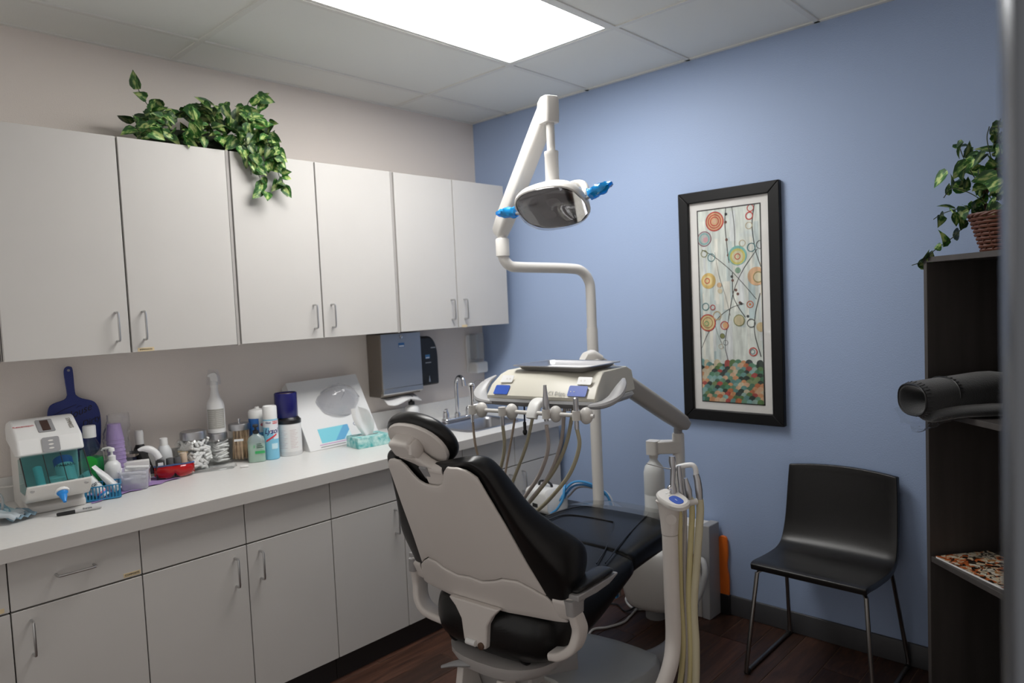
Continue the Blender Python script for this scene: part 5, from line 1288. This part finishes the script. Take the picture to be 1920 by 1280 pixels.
for i, (dz, rr, mm, lb) in enumerate(((0, .0065, m_bh, 'outermost blue hose arching behind the white device'), (-.018, .006, m_bh, 'inner blue hose arching behind the white device'), (-.012, .005, m_wht, 'white hose arching beside the blue hoses'), (-.035, .005, m_gr, 'greige hose lowest of those behind the white device'))):
    k = i * .012
    P = smooth_path([(.975, -.44 + k, .57), (.985, -.43 + k, .615 + dz), (1.01, -.40 + k, .650 + dz), (1.06, -.37 + k, .655 + dz), (1.12, -.33 + k, .625 + dz), (1.165, -.30 + k, .56 + dz), (1.18, -.29 + k, .35), (1.17, -.28 + k, .05)], 6)
    tag(MB().tube(P, rr, 8).build('device_hose', mm), lb, 'hose')
P = smooth_path([(.965, -.47, .56), (.985, -.44, .60), (1.0, -.45, .645), (1.02, -.48, .64), (1.025, -.50, .59), (1.0, -.52, .54), (.97, -.53, .515)], 6)
tag(MB().tube(P, .0065, 8).build('device_hose', m_bh), 'short blue hose loop in front of the white device', 'hose')
P = smooth_path([(.79, -.50, .545), (.80, -.60, .56), (.95, -.72, .60), (1.12, -.86, .655), (1.20, -.93, .672), (1.26, -1.0, .672)], 6)
tag(MB().tube(P, .007, 8).build('teal_tube', mat('teal_hose', (.22, .50, .42), .4)), 'teal green tube running from the white device over the seat', 'tube')

# ================================================================== FRAMED PICTURE
pc = thing('framed_picture', 'tall abstract art print of circles in a black frame on the blue wall', 'picture', (1.704, -.0005, 1.519))
FW, FH, fb = .506, 1.116, .053
m_bfr = mat('black_frame', (.006, .006, .007), .45, spec=.3)
for nm, poly in (('left', [(-FW / 2, -FH / 2), (-FW / 2 + fb, -FH / 2 + fb), (-FW / 2 + fb, FH / 2 - fb), (-FW / 2, FH / 2)]), ('right', [(FW / 2, -FH / 2), (FW / 2, FH / 2), (FW / 2 - fb, FH / 2 - fb), (FW / 2 - fb, -FH / 2 + fb)]), ('top', [(-FW / 2, FH / 2), (-FW / 2 + fb, FH / 2 - fb), (FW / 2 - fb, FH / 2 - fb), (FW / 2, FH / 2)]), ('bottom', [(-FW / 2, -FH / 2), (FW / 2, -FH / 2), (FW / 2 - fb, -FH / 2 + fb), (-FW / 2 + fb, -FH / 2 + fb)])):
    MB().prism(poly, -.030, 0, 'y').build('frame_rail', m_bfr, pc, bevel=.004)
MB().box(-FW / 2 + fb, FW / 2 - fb, -.012, -.004, -FH / 2 + fb, FH / 2 - fb).build('mat_board', mat('mat_board_white', (.78, .77, .75), .8), pc, smooth=False)
ART_W, ART_H = .310, .925
az = .000
random.seed(21)
art = MB()
def aq(x0, x1, z0, z1, y): art.add([(x0, y, z0), (x1, y, z0), (x1, y, z1), (x0, y, z1)], [(0, 1, 2, 3)])
art.color((.02, .02, .02)); aq(-ART_W / 2 - .006, ART_W / 2 + .006, az - ART_H / 2 - .006, az + ART_H / 2 + .006, -.0122)
art.color((.72, .77, .72)); aq(-ART_W / 2, ART_W / 2, az - ART_H / 2, az + ART_H / 2, -.0124)
yl = [-.0125]
def nexty(): yl[0] -= .00002; return yl[0]
def clampx(x): return max(-ART_W / 2, min(ART_W / 2, x))
def clampz(z): return max(az - ART_H / 2, min(az + ART_H / 2, z))
def UV(u, v): return (-ART_W / 2 + u * ART_W, az + ART_H / 2 - v * ART_H)
for k in range(34):   # washes of paint
    u0 = random.random(); w = random.uniform(.03, .12); v0 = random.uniform(0, .6); h = random.uniform(.1, .35)
    art.color(random.choice(((.80, .83, .77), (.60, .69, .68), (.76, .80, .80), (.83, .83, .75), (.50, .62, .63), (.80, .74, .60))))
    (x0, z0), (x1, z1) = UV(u0, min(.78, v0 + h)), UV(min(1, u0 + w), v0); aq(clampx(x0), clampx(x1), z0, z1, nexty())
def disc(u, v, r, c, n=28):
    art.color(c); x, z = UV(u, v); y = nexty()
    art.add([(clampx(x + r * cos(2 * pi * k / n)), y, clampz(z + r * sin(2 * pi * k / n))) for k in range(n)], [tuple(range(n))])
def ring(u, v, r, w, c, n=32):
    art.color(c); x, z = UV(u, v); y = nexty(); vs = []; fs = []
    for k in range(n):
        a = 2 * pi * k / n
        vs += [(clampx(x + r * cos(a)), y, clampz(z + r * sin(a))), (clampx(x + (r - w) * cos(a)), y, clampz(z + (r - w) * sin(a)))]
    for k in range(n): fs.append((2 * k, 2 * ((k + 1) % n), 2 * ((k + 1) % n) + 1, 2 * k + 1))
    art.add(vs, fs)
def line(pts, w, c):
    P = smooth_path([(*UV(u, v), 0) for u, v in pts], 8); art.color(c); y = nexty(); vs = []; fs = []
    for i, p in enumerate(P):
        a = P[max(0, i - 1)]; b = P[min(len(P) - 1, i + 1)]; d = (b - a).normalized(); nrm = Vector((-d.y, d.x, 0))
        for s in (1, -1): q = p + nrm * w / 2 * s; vs.append((clampx(q.x), y, clampz(q.y)))
    for i in range(len(P) - 1): fs.append((2 * i, 2 * i + 2, 2 * i + 3, 2 * i + 1))
    art.add(vs, fs)
RED, BLK, TEAL, TAN, ORG, CRM, OLV = (.52, .04, .03), (.03, .035, .035), (.05, .20, .22), (.52, .42, .25), (.70, .33, .10), (.66, .60, .42), (.22, .24, .08)
for pts, w in (([(.47, .0), (.45, .08), (.48, .22), (.50, .28)], .004), ([(.57, .0), (.60, .10), (.60, .20)], .003), ([(.92, 0), (.88, .10), (.92, .22), (1, .31)], .004), ([(.05, .20), (.25, .24), (.5, .31), (.72, .39), (.92, .47)], .0032), ([(.95, .22), (.72, .32), (.56, .43), (.46, .58), (.40, .70), (.44, .78)], .0035), ([(.55, .33), (.55, .44), (.62, .50), (.74, .56)], .004), ([(.0, .72), (.12, .64), (.30, .56), (.52, .51), (.72, .49)], .003), ([(.98, .44), (.90, .54), (.88, .64), (.97, .76)], .004), ([(.24, .60), (.30, .66), (.38, .72)], .002), ([(.27, .22), (.33, .34), (.42, .44), (.50, .55)], .0018)): line(pts, w, BLK)
for u, v in ((.47, .03), (.46, .07), (.47, .16), (.49, .24), (.54, .35), (.55, .37), (.60, .42), (.63, .44), (.66, .485), (.68, .49), (.78, .555)): disc(u, v, .007, random.choice((BLK, OLV, (.16, .07, .05))), 12)
disc(.28, .06, .046, (.66, .42, .22)); ring(.28, .06, .047, .006, RED); ring(.28, .06, .034, .005, RED); ring(.28, .06, .023, .005, RED); disc(.28, .06, .010, (.70, .45, .30))
disc(.10, .145, .036, (.50, .52, .50)); ring(.10, .145, .037, .004, (.25, .08, .12)); ring(.10, .145, .028, .006, (.20, .45, .45)); disc(.12, .15, .013, (.62, .35, .38))
ring(.86, .014, .017, .004, RED); ring(.84, .052, .019, .005, RED); ring(.83, .10, .017, .003, TAN); ring(.72, .185, .016, .003, TAN)
disc(.64, .245, .046, (.20, .48, .44)); disc(.64, .25, .038, (.60, .55, .15)); disc(.64, .25, .028, (.66, .62, .40)); ring(.64, .25, .015, .004, RED); disc(.64, .32, .014, (.25, .42, .30))
ring(.86, .21, .021, .004, TEAL); ring(1.0, .20, .02, .003, BLK); ring(.09, .222, .018, .004, OLV); ring(.21, .245, .020, .004, TEAL)
disc(.15, .365, .038, (.68, .48, .16)); disc(.14, .365, .024, (.72, .60, .30)); ring(.13, .365, .014, .004, RED)
disc(.93, .355, .043, (.70, .44, .25)); ring(.96, .36, .026, .004, OLV); disc(.96, .36, .020, (.66, .62, .45))
ring(.09, .50, .019, .004, TEAL); ring(.21, .505, .014, .004, RED); ring(.82, .495, .017, .004, (.6, .12, .03)); disc(.82, .495, .006, (.6, .2, .05))
disc(.64, .575, .026, (.62, .55, .35)); ring(.64, .575, .028, .004, OLV); ring(.83, .59, .021, .004, BLK); disc(.98, .61, .022, (.70, .55, .30))
disc(.12, .585, .040, (.66, .56, .28)); ring(.12, .585, .042, .006, RED); ring(.12, .585, .027, .004, (.35, .12, .05)); ring(.10, .59, .013, .004, (.1, .3, .1))
ring(.28, .548, .022, .005, TAN); disc(.42, .60, .016, (.72, .42, .2)); ring(.40, .60, .021, .004, RED); disc(.36, .655, .013, OLV); ring(.36, .655, .013, .002, BLK); ring(.41, .69, .013, .002, BLK); ring(.33, .71, .012, .002, TAN)
ring(.85, .735, .021, .005, RED); ring(.84, .735, .012, .003, TEAL); disc(.33, .39, .012, (.70, .48, .3)); disc(.34, .42, .012, (.66, .58, .4))
PAL = ((.05, .16, .09), (.08, .24, .14), (.14, .30, .20), (.02, .04, .03), (.03, .05, .05), (.12, .28, .26), (.22, .42, .40), (.30, .44, .40), (.52, .16, .06), (.62, .30, .14), (.66, .42, .26), (.60, .52, .36), (.10, .20, .06), (.20, .28, .12), (.40, .06, .05))
rowsN = 13
art.color((.05, .12, .08)); x0, z0 = UV(0, 1); x1, z1 = UV(1, .80); aq(x0, x1, z0, z1, nexty())
for r_ in range(rowsN):
    v = .795 + .205 * r_ / (rowsN - 1) * .98
    for q in range(12):
        u = (q + (.5 if r_ % 2 else 0)) / 11.5
        if r_ < 2 and random.random() < .3: continue
        x, z = UV(min(1, u), v); R = .0165 * random.uniform(.85, 1.15); y = nexty(); art.color(random.choice(PAL))
        vs = [(clampx(x + R * cos(pi * k / 8)), y, clampz(z + R * sin(pi * k / 8))) for k in range(9)] + [(clampx(x - R), y, clampz(z - .02)), (clampx(x + R), y, clampz(z - .02))]
        art.add(vs, [tuple(range(11))])
art.build('art_print', attr_mat('art_ink', .7, grain=.28), pc, smooth=False)
gz = MB(); gz.add([(-FW / 2 + fb, -.018, -FH / 2 + fb), (FW / 2 - fb, -.018, -FH / 2 + fb), (FW / 2 - fb, -.018, FH / 2 - fb), (-FW / 2 + fb, -.018, FH / 2 - fb)], [(0, 1, 2, 3)])
gz.build('glazing', clear_mat('picture_glass', (.98, .98, .98), rough=.01), pc, smooth=False)

# ================================================================== SIDE CHAIR
sc = thing('side_chair', 'black leather side chair on thin chrome sled legs by the blue wall', 'chair', (2.205, -.25, 0))
prof = smooth_path([(.205, .800), (.196, .72), (.178, .60), (.160, .525), (.128, .470), (.075, .447), (.0, .445), (-.10, .452), (-.19, .462), (-.222, .458)], 5)
N = len(prof); secs = []
for i, p in enumerate(prof):
    f_ = i / (N - 1)
    hw = .222 + .012 * sin(pi * f_)
    row = []
    for k in range(13):
        u = -1 + 2 * k / 12
        bow = (.026 * (1 - u * u)) * max(0, 1 - f_ * 2.2); crown = .012 * (1 - u * u) if i == 0 else 0
        row.append((u * hw, p.x + bow, p.y + crown))
    secs.append(row)
mb = MB(); mb.loft(secs, cap=False, closed=False)
o = mb.build('seat_shell', mat('black_leather', (.009, .008, .008), .34, bump=.18, bscale=350), sc); sd = o.modifiers.new('s', 'SOLIDIFY'); sd.thickness = .026; sd.offset = 0
bv = o.modifiers.new('b', 'BEVEL'); bv.width = .009; bv.segments = 3; bv.limit_method = 'ANGLE'; bv.angle_limit = rad(50)
m_leg = mat('sled_steel', (.30, .29, .28), .28, 1)
for s in (-1, 1):
    P = [(s * .195, -.165, .436), (s * .210, -.185, .425), (s * .245, -.232, .030), (s * .246, -.232, .012), (s * .246, -.215, .0092), (s * .246, .20, .0092), (s * .246, .220, .012), (s * .246, .224, .03), (s * .215, .118, .44), (s * .20, .10, .445)]
    lg = MB().tube(P, .0088, 10).build('sled_leg', m_leg, sc)
    for yy in (-.222, .205): MB().tube([(s * .246, yy - .012, .0085), (s * .246, yy + .012, .0085)], .0105, 8).build('foot_pad', m_rub, lg)
MB().tube([(-.20, .09, .432), (.20, .09, .432)], .008, 8).build('cross_bar', m_leg, sc)
MB().tube([(-.19, -.16, .437), (.19, -.16, .437)], .008, 8).build('cross_bar', m_leg, sc)

# ================================================================== BOOKSHELF (angled across the corner)
SF = Vector((2.597, -.347, 0)); se = Vector((.738, -.674, 0)).normalized(); sd_ = Vector((.674, .738, 0)).normalized()
Msh = Matrix(((se.x, sd_.x, 0, SF.x), (se.y, sd_.y, 0, SF.y), (0, 0, 1, 0), (0, 0, 0, 1)))
bs = thing('bookshelf', 'narrow charcoal open bookshelf standing angled at the right', 'bookshelf', tuple(SF), math.atan2(se.y, se.x))
m_shelf = mat('charcoal_woodgrain', (.060, .053, .050), .55, var=.25, vscale=14, stretch=(1, 1, .1))
SW, SD, SH = .378, .275, 1.676
def pan(nm, *b): return MB().box(*b).build(nm, m_shelf, bs, bevel=.001, bseg=1, smooth=False)
pan('side_panel', 0, .017, 0, SD, .0005, SH - .019); pan('side_panel', SW - .017, SW, 0, SD, .0005, SH - .019)
pan('top_panel', 0, SW, 0, SD, SH - .019, SH); pan('back_panel', .017, SW - .017, SD - .006, SD, .0005, SH - .019)
for z in (1.136, .603, .07): pan('shelf', .0172, SW - .0172, .004, SD - .0062, z - .02, z)
pan('kick_panel', .0172, SW - .0172, .02, .035, .0005, .0495)

# folded magazine
mg = thing('magazine', 'glossy magazine with orange and black patterned cover on the lower shelf', 'magazine', tuple(Msh @ Vector((.175, .125, .6035))), math.atan2(se.y, se.x) + .06)
def mag_mat():
    m = mat('magazine_cover', (.6, .5, .4), .3); nt = m.node_tree; b = nt.nodes['Principled BSDF']
    tc = nt.nodes.new('ShaderNodeTexCoord'); v = nt.nodes.new('ShaderNodeTexVoronoi'); v.inputs['Scale'].default_value = 55
    n = nt.nodes.new('ShaderNodeTexNoise'); n.inputs['Scale'].default_value = 16; n.inputs['Detail'].default_value = 3
    r = nt.nodes.new('ShaderNodeValToRGB'); r.color_ramp.interpolation = 'CONSTANT'
    e = r.color_ramp.elements; e[0].color = (.02, .015, .012, 1); e[1].position = .40; e[1].color = (.50, .12, .03, 1)
    for p, c in ((.47, (.62, .52, .36, 1)), (.55, (.03, .025, .02, 1)), (.60, (.66, .60, .50, 1)), (.72, (.45, .2, .06, 1))): q = e.new(p); q.color = c
    mx = nt.nodes.new('ShaderNodeMath'); mx.operation = 'ADD'; m2 = nt.nodes.new('ShaderNodeMath'); m2.operation = 'MULTIPLY'; m2.inputs[1].default_value = .28
    sp = nt.nodes.new('ShaderNodeSeparateColor')
    nt.links.new(tc.outputs['Object'], v.inputs['Vector']); nt.links.new(tc.outputs['Object'], n.inputs['Vector'])
    nt.links.new(v.outputs['Color'], sp.inputs[0]); nt.links.new(sp.outputs[0], m2.inputs[0]); nt.links.new(m2.outputs[0], mx.inputs[0])
    m3 = nt.nodes.new('ShaderNodeMath'); m3.operation = 'SUBTRACT'; m3.inputs[1].default_value = .12; nt.links.new(n.outputs['Fac'], m3.inputs[0]); nt.links.new(m3.outputs[0], mx.inputs[1])
    nt.links.new(mx.outputs[0], r.inputs[0]); nt.links.new(r.outputs[0], b.inputs['Base Color'])
    return m
MB().box(-.145, .145, -.108, .100, .0002, .0065).build('pages', m_paper, mg, smooth=False)
MB().box(-.1455, .1455, -.1085, .1005, .0066, .0072).build('cover', mag_mat(), mg, smooth=False)
MB().box(.02, .1, .04, .095, .0073, .0076).build('cover_panel', m_paper, mg, smooth=False)

# rolled fleece blanket in a plastic bag
bl = thing('fleece_blanket', 'rolled charcoal fleece blanket with black stitching poking out of the shelf', 'blanket', tuple(Msh @ Vector((.0, .0, 1.1365))), math.atan2(se.y, se.x))
m_fl = mat('charcoal_fleece', (.018, .019, .021), .95, bump=.6, bscale=220, sheen=.4)
def bsec(d, w, zb, zt, cx=.105, e=2.5, n=28, sag=0.0):
    return [(cx + a, d, b + sag) for a, b in supell(w, (zt - zb) / 2, n, e, 0, (zb + zt) / 2)]
secs = [bsec(-.035, .030, .045, .070), bsec(-.075, .048, .030, .082), bsec(-.112, .062, .012, .094), bsec(-.122, .070, .004, .102), bsec(-.118, .078, -.004, .110), bsec(-.09, .082, -.006, .116), bsec(-.04, .083, -.002, .120), bsec(.0, .083, .001, .124), bsec(.06, .084, .001, .128), bsec(.14, .085, .001, .138), bsec(.21, .082, .001, .136), bsec(.225, .06, .02, .11)]
MB().loft(secs).build('blanket_roll', m_fl, bl, subd=1)
inner = [bsec(-.105, .050, -.016, .020, .150, 2.2), bsec(-.09, .058, -.018, .030, .155, 2.2), bsec(-.03, .060, -.001, .036, .170, 2.2), bsec(.02, .060, .001, .040, .190, 2.2), bsec(.2, .060, .001, .042, .210, 2.2)]
MB().loft(inner).build('blanket_fold', m_fl, bl, subd=1)
rimp = bsec(-.120, .0745, 0.0, .106)
MB().tube(rimp, .0030, 6, closed=True).build('edge_stitch', m_blk, bl)
for k in range(0, 28):
    p = Vector(rimp[k]); q = Vector(bsec(-.102, .0815, -.006, .1145)[k])
    MB().tube([p, q], .0013, 4).build('stitch', m_blk, bl)
bandp = bsec(-.005, .0835, .001, .1245)
MB().tube(bandp[0:16], .0026, 6).build('edge_stitch', m_blk, bl)
for k in range(1, 16):
    p = Vector(bandp[k]); MB().tube([p, p + Vector((0, .013, .0006))], .0013, 4).build('stitch', m_blk, bl)
bag = MB(); rows = []
for i in range(13):
    f_ = i / 12; d = -.128 + .16 * f_
    rows.append([(.015 + .21 * (k / 10) + .004 * sin(i * 2 + k), d + .006 * sin(k * 1.9), (.012 if k in (0, 10) else 0) - (.048 + .012 * sin(k * 1.3)) * sin(pi * k / 10) * max(0, 1 - f_ * 1.15) ** .7 + .004 * sin(i * 1.7 + k * 2.3) * (1 - f_)) for k in range(11)])
bag.loft(rows, cap=False, closed=False); bag.build('plastic_bag', clear_mat('bag_film', (.94, .94, .95), rough=.06, body=.02, bump=1.0, bscale=45), bl)

# ================================================================== PLANTS
def leaf_mat():
    m = bpy.data.materials.new('variegated_leaf'); m.use_nodes = True
    nt = m.node_tree; b = nt.nodes['Principled BSDF']
    tc = nt.nodes.new('ShaderNodeTexCoord'); oi = nt.nodes.new('ShaderNodeObjectInfo')
    ad = nt.nodes.new('ShaderNodeVectorMath'); ad.operation = 'ADD'
    cm = nt.nodes.new('ShaderNodeCombineXYZ'); ml = nt.nodes.new('ShaderNodeMath'); ml.operation = 'MULTIPLY'; ml.inputs[1].default_value = 5
    nt.links.new(oi.outputs['Random'], ml.inputs[0]); nt.links.new(ml.outputs[0], cm.inputs[2])
    nt.links.new(tc.outputs['Object'], ad.inputs[0]); nt.links.new(cm.outputs[0], ad.inputs[1])
    mp = nt.nodes.new('ShaderNodeMapping'); mp.inputs['Scale'].default_value = (95, 38, 1); nt.links.new(ad.outputs[0], mp.inputs['Vector'])
    n = nt.nodes.new('ShaderNodeTexNoise'); n.inputs['Scale'].default_value = 1; n.inputs['Detail'].default_value = 2; nt.links.new(mp.outputs[0], n.inputs['Vector'])
    sx = nt.nodes.new('ShaderNodeSeparateXYZ'); nt.links.new(tc.outputs['Object'], sx.inputs[0])
    ab = nt.nodes.new('ShaderNodeMath'); ab.operation = 'ABSOLUTE'; nt.links.new(sx.outputs[0], ab.inputs[0])
    k = nt.nodes.new('ShaderNodeMath'); k.operation = 'MULTIPLY_ADD'; k.inputs[1].default_value = -9.0; k.inputs[2].default_value = .11; nt.links.new(ab.outputs[0], k.inputs[0])
    s = nt.nodes.new('ShaderNodeMath'); s.operation = 'ADD'; nt.links.new(n.outputs['Fac'], s.inputs[0]); nt.links.new(k.outputs[0], s.inputs[1])
    r = nt.nodes.new('ShaderNodeValToRGB'); e = r.color_ramp.elements
    e[0].position = .44; e[0].color = (.018, .085, .014, 1); e[1].position = .66; e[1].color = (.46, .56, .20, 1)
    q = e.new(.54); q.color = (.07, .22, .035, 1)
    nt.links.new(s.outputs[0], r.inputs[0])
    hs = nt.nodes.new('ShaderNodeHueSaturation'); mr = nt.nodes.new('ShaderNodeMapRange'); mr.inputs[3].default_value = .45; mr.inputs[4].default_value = 1.25
    nt.links.new(oi.outputs['Random'], mr.inputs[0]); nt.links.new(mr.outputs[0], hs.inputs['Value']); nt.links.new(r.outputs[0], hs.inputs['Color'])
    nt.links.new(hs.outputs[0], b.inputs['Base Color']); b.inputs['Roughness'].default_value = .45
    return m
m_leaf = leaf_mat(); m_stem = mat('dark_stem', (.03, .045, .02), .7)
def leaf_mesh(L, Wf, cup, curl, notch=0.0):
    mb = MB(); rows = []
    prof_ = [(0, .10), (.08, .62), (.25, 1.0), (.48, .90), (.72, .55), (.90, .18), (1.0, .01)]
    for v, w in prof_:
        y = v * L; hw = w * Wf * L; z0 = -curl * v * v * L
        rows.append([(-hw, y - (.06 * L if .05 < v < .12 else 0), z0 + cup * hw), (-hw * .5, y, z0 + cup * hw * .35), (0, y, z0), (hw * .5, y, z0 + cup * hw * .35), (hw, y - (.06 * L if .05 < v < .12 else 0), z0 + cup * hw)])
    mb.loft(rows, cap=False, closed=False)
    o = mb.build('leaf', m_leaf); me = o.data; bpy.data.objects.remove(o); return me
LEAVES = [leaf_mesh(.066, .40, .35, .25), leaf_mesh(.060, .44, .55, .45), leaf_mesh(.072, .34, .25, .15), leaf_mesh(.052, .36, .8, .1)]
def put_leaf(parent, p, direction, normal, sc=1.0, kind=None):
    d = Vector(direction).normalized(); n = Vector(normal); n = (n - d * n.dot(d))
    if n.length < 1e-4: n = d.orthogonal()
    n.normalize(); x = d.cross(n)
    o = bpy.data.objects.new('leaf', LEAVES[random.randrange(4) if kind is None else kind]); COL.objects.link(o); o.parent = parent
    o.matrix_local = Matrix(((x.x * sc, d.x * sc, n.x * sc, p[0]), (x.y * sc, d.y * sc, n.y * sc, p[1]), (x.z * sc, d.z * sc, n.z * sc, p[2]), (0, 0, 0, 1)))
    return o
def rnd(a, b): return random.uniform(a, b)
# --- ivy on the wall cabinets
random.seed(12)
iv = thing('artificial_ivy', 'trailing variegated green ivy on top of the wall cabinets', 'plant', (.18, -1.82, UT + .0005))
MB().loft([[(a, b, z) for a, b in supell(w, l, 18, 2.4)] for w, l, z in ((.08, .25, 0), (.10, .27, .02), (.08, .24, .06), (.04, .14, .085))]).build('foam_base', mat('moss_dark', (.012, .02, .008), .95, bump=1, bscale=90), iv)
camv = Vector((.83, -.45, -.1))
def ztop(y): return tab([(-.30, .07), (-.22, .15), (-.10, .18), (.0, .21), (.08, .235), (.16, .255), (.22, .22), (.28, .10)], y)
for k in range(175):
    y = rnd(-.29, .25); h = ztop(y) * rnd(.12, .95) if k > 30 else ztop(y) * rnd(.75, 1.0)
    x = rnd(-.10, .155) * (1 if h < .12 else .8)
    if h < .06: x = rnd(.06, .16)
    dirv = Vector((rnd(-.2, 1), rnd(-.9, .9), rnd(-.7, .6)))
    nv = camv * .6 + Vector((rnd(-.3, .5), rnd(-.5, .5), rnd(.0, 1.0)))
    put_leaf(iv, (x, y, h), dirv, nv, rnd(.75, 1.15))
for k in range(34):
    put_leaf(iv, (rnd(.10, .19), rnd(.12, .26), rnd(-.06, .15)), (rnd(-.1, .6), rnd(-.8, .8), rnd(-1, .2)), camv + Vector((rnd(-.3, .3), rnd(-.5, .5), rnd(0, .7))), rnd(.85, 1.2))
def strand(parent, pts, n, r=.0016, sc=(.7, 1.05), hang=True, nrm=None):
    P = smooth_path(pts, 6); MB().tube(P, r, 5).build('stem', m_stem, parent)
    for k in range(n):
        p = P[int((k + .6) / n * (len(P) - 1))]
        dv = Vector((rnd(-.1, .8), rnd(-.9, .9), rnd(-1, .1) if hang else rnd(-.4, 1)))
        nv = (Vector(nrm) if nrm else camv) + Vector((rnd(-.4, .4), rnd(-.5, .5), rnd(-.1, .6)))
        put_leaf(parent, p + Vector((rnd(0, .012), rnd(-.012, .012), rnd(-.01, .01))), dv, nv, rnd(*sc))
strand(iv, [(.10, .10, .10), (.17, .10, .06), (.185, .13, -.03), (.185, .165, -.12), (.18, .18, -.185)], 12)
strand(iv, [(.10, .16, .12), (.17, .20, .08), (.195, .225, .0), (.19, .245, -.07), (.18, .265, -.12), (.185, .275, -.145)], 15)
strand(iv, [(.12, .06, .05), (.168, .10, .02), (.18, .12, -.04), (.175, .13, -.10)], 5)
strand(iv, [(.10, .22, .14), (.15, .23, .10), (.16, .255, .04), (.17, .265, -.02)], 13)
strand(iv, [(.08, .16, .18), (.10, .19, .25), (.10, .235, .265), (.10, .265, .25)], 7, hang=False)
strand(iv, [(.06, -.18, .10), (.06, -.24, .17), (.05, -.265, .23)], 4, hang=False)
strand(iv, [(.12, -.20, .06), (.14, -.27, .05), (.145, -.315, .035)], 5)

# --- basket plant on the bookshelf
pb_ = thing('wicker_basket', 'red brown wicker basket with arched handle on top of the bookshelf', 'basket', tuple(Msh @ Vector((.262, .120, SH + .0005))))
m_wick = mat('wicker_redbrown', (.11, .035, .018), .5)
for k in range(9):
    z = .006 + k * .0125; R = .082 + .030 * k / 8
    P = [((R + .003 * (1 if (q + k) % 2 else -1)) * cos(2 * pi * q / 36), (R + .003 * (1 if (q + k) % 2 else -1)) * sin(2 * pi * q / 36), z) for q in range(36)]
    MB().tube(P, .0056, 6, closed=True).build('weave', m_wick, pb_)
for q in range(18):
    a = 2 * pi * q / 18; MB().tube([(.083 * cos(a), .083 * sin(a), .003), (.113 * cos(a), .113 * sin(a), .113)], .003, 5).build('stake', m_wick, pb_)
for k in (0, 1, 2):
    P = [((.116 + .004 * cos(q * 1.1 + k * 2.1)) * cos(2 * pi * q / 48), (.116 + .004 * cos(q * 1.1 + k * 2.1)) * sin(2 * pi * q / 48), .118 + .004 * sin(q * 1.1 + k * 2.1)) for q in range(48)]
    MB().tube(P, .0042, 6, closed=True).build('braid', m_wick, pb_)
hdv = Vector((-.70, .50, 0)).normalized()
for k in (0, 1, 2):
    P = []
    for q in range(25):
        a = pi * q / 24; rr = .112; P.append(Vector((hdv.x * rr * cos(a), hdv.y * rr * cos(a), .112 + .20 * sin(a))) + Vector((.004 * cos(q + k * 2.1), .004 * sin(q + k * 2.1), .003 * sin(q * 1.3 + k))))
    MB().tube(P, .0048, 6).build('handle', m_wick, pb_)
MB().prism([(.08 * cos(a * pi / 12), .08 * sin(a * pi / 12)) for a in range(24)], .0, .004).build('basket_floor', m_wick, pb_)
bp = thing('basket_ivy', 'variegated ivy spilling from the wicker basket on the bookshelf', 'plant', tuple(Msh @ Vector((.262, .120, SH + .0055))))
MB().lathe([(.06, 0), (.078, .02), (.092, .09), (.06, .115), (.01, .12)], 16).build('foam_base', MATS['moss_dark'], bp)
random.seed(31)
L = -se   # towards picture left
for k in range(85):
    a = rnd(0, 2 * pi); r_ = rnd(.02, .13); h = rnd(.12, .36)
    p = Vector((r_ * cos(a), r_ * sin(a), h)) + L * rnd(-.05, .13)
    put_leaf(bp, p, (rnd(-1, 1) + L.x * .5, rnd(-1, 1) + L.y * .5, rnd(-.9, .5)), Vector((.1, -.7, .3)) + Vector((rnd(-.6, .6), rnd(-.4, .4), rnd(-.3, .6))), rnd(.75, 1.1))
F_ = -sd_
def sp(*q): return [L * a + F_ * b + Vector((0, 0, c)) for a, b, c in q]
strand(bp, sp((.05, .02, .15), (.12, .03, .24), (.17, .03, .31), (.195, .03, .36)), 7, sc=(.6, .85), hang=False)
strand(bp, sp((.05, .03, .14), (.14, .04, .20), (.21, .05, .225), (.25, .05, .20)), 8, sc=(.6, .85), hang=False)
strand(bp, sp((.05, .03, .12), (.15, .05, .15), (.24, .06, .145), (.29, .06, .13)), 7, sc=(.55, .8))
strand(bp, sp((.05, .0, .16), (.06, .02, .28), (.07, .03, .36), (.06, .03, .40)), 8, sc=(.7, .95), hang=False)
strand(bp, sp((.0, .0, .2), (.0, .04, .30), (.01, .04, .38), (.0, .04, .41)), 7, sc=(.7, 1), hang=False)
strand(bp, sp((.10, .06, .12), (.14, .09, .06), (.20, .115, .02), (.27, .125, -.02), (.31, .13, -.03)), 8, sc=(.7, 1.0), hang=False)
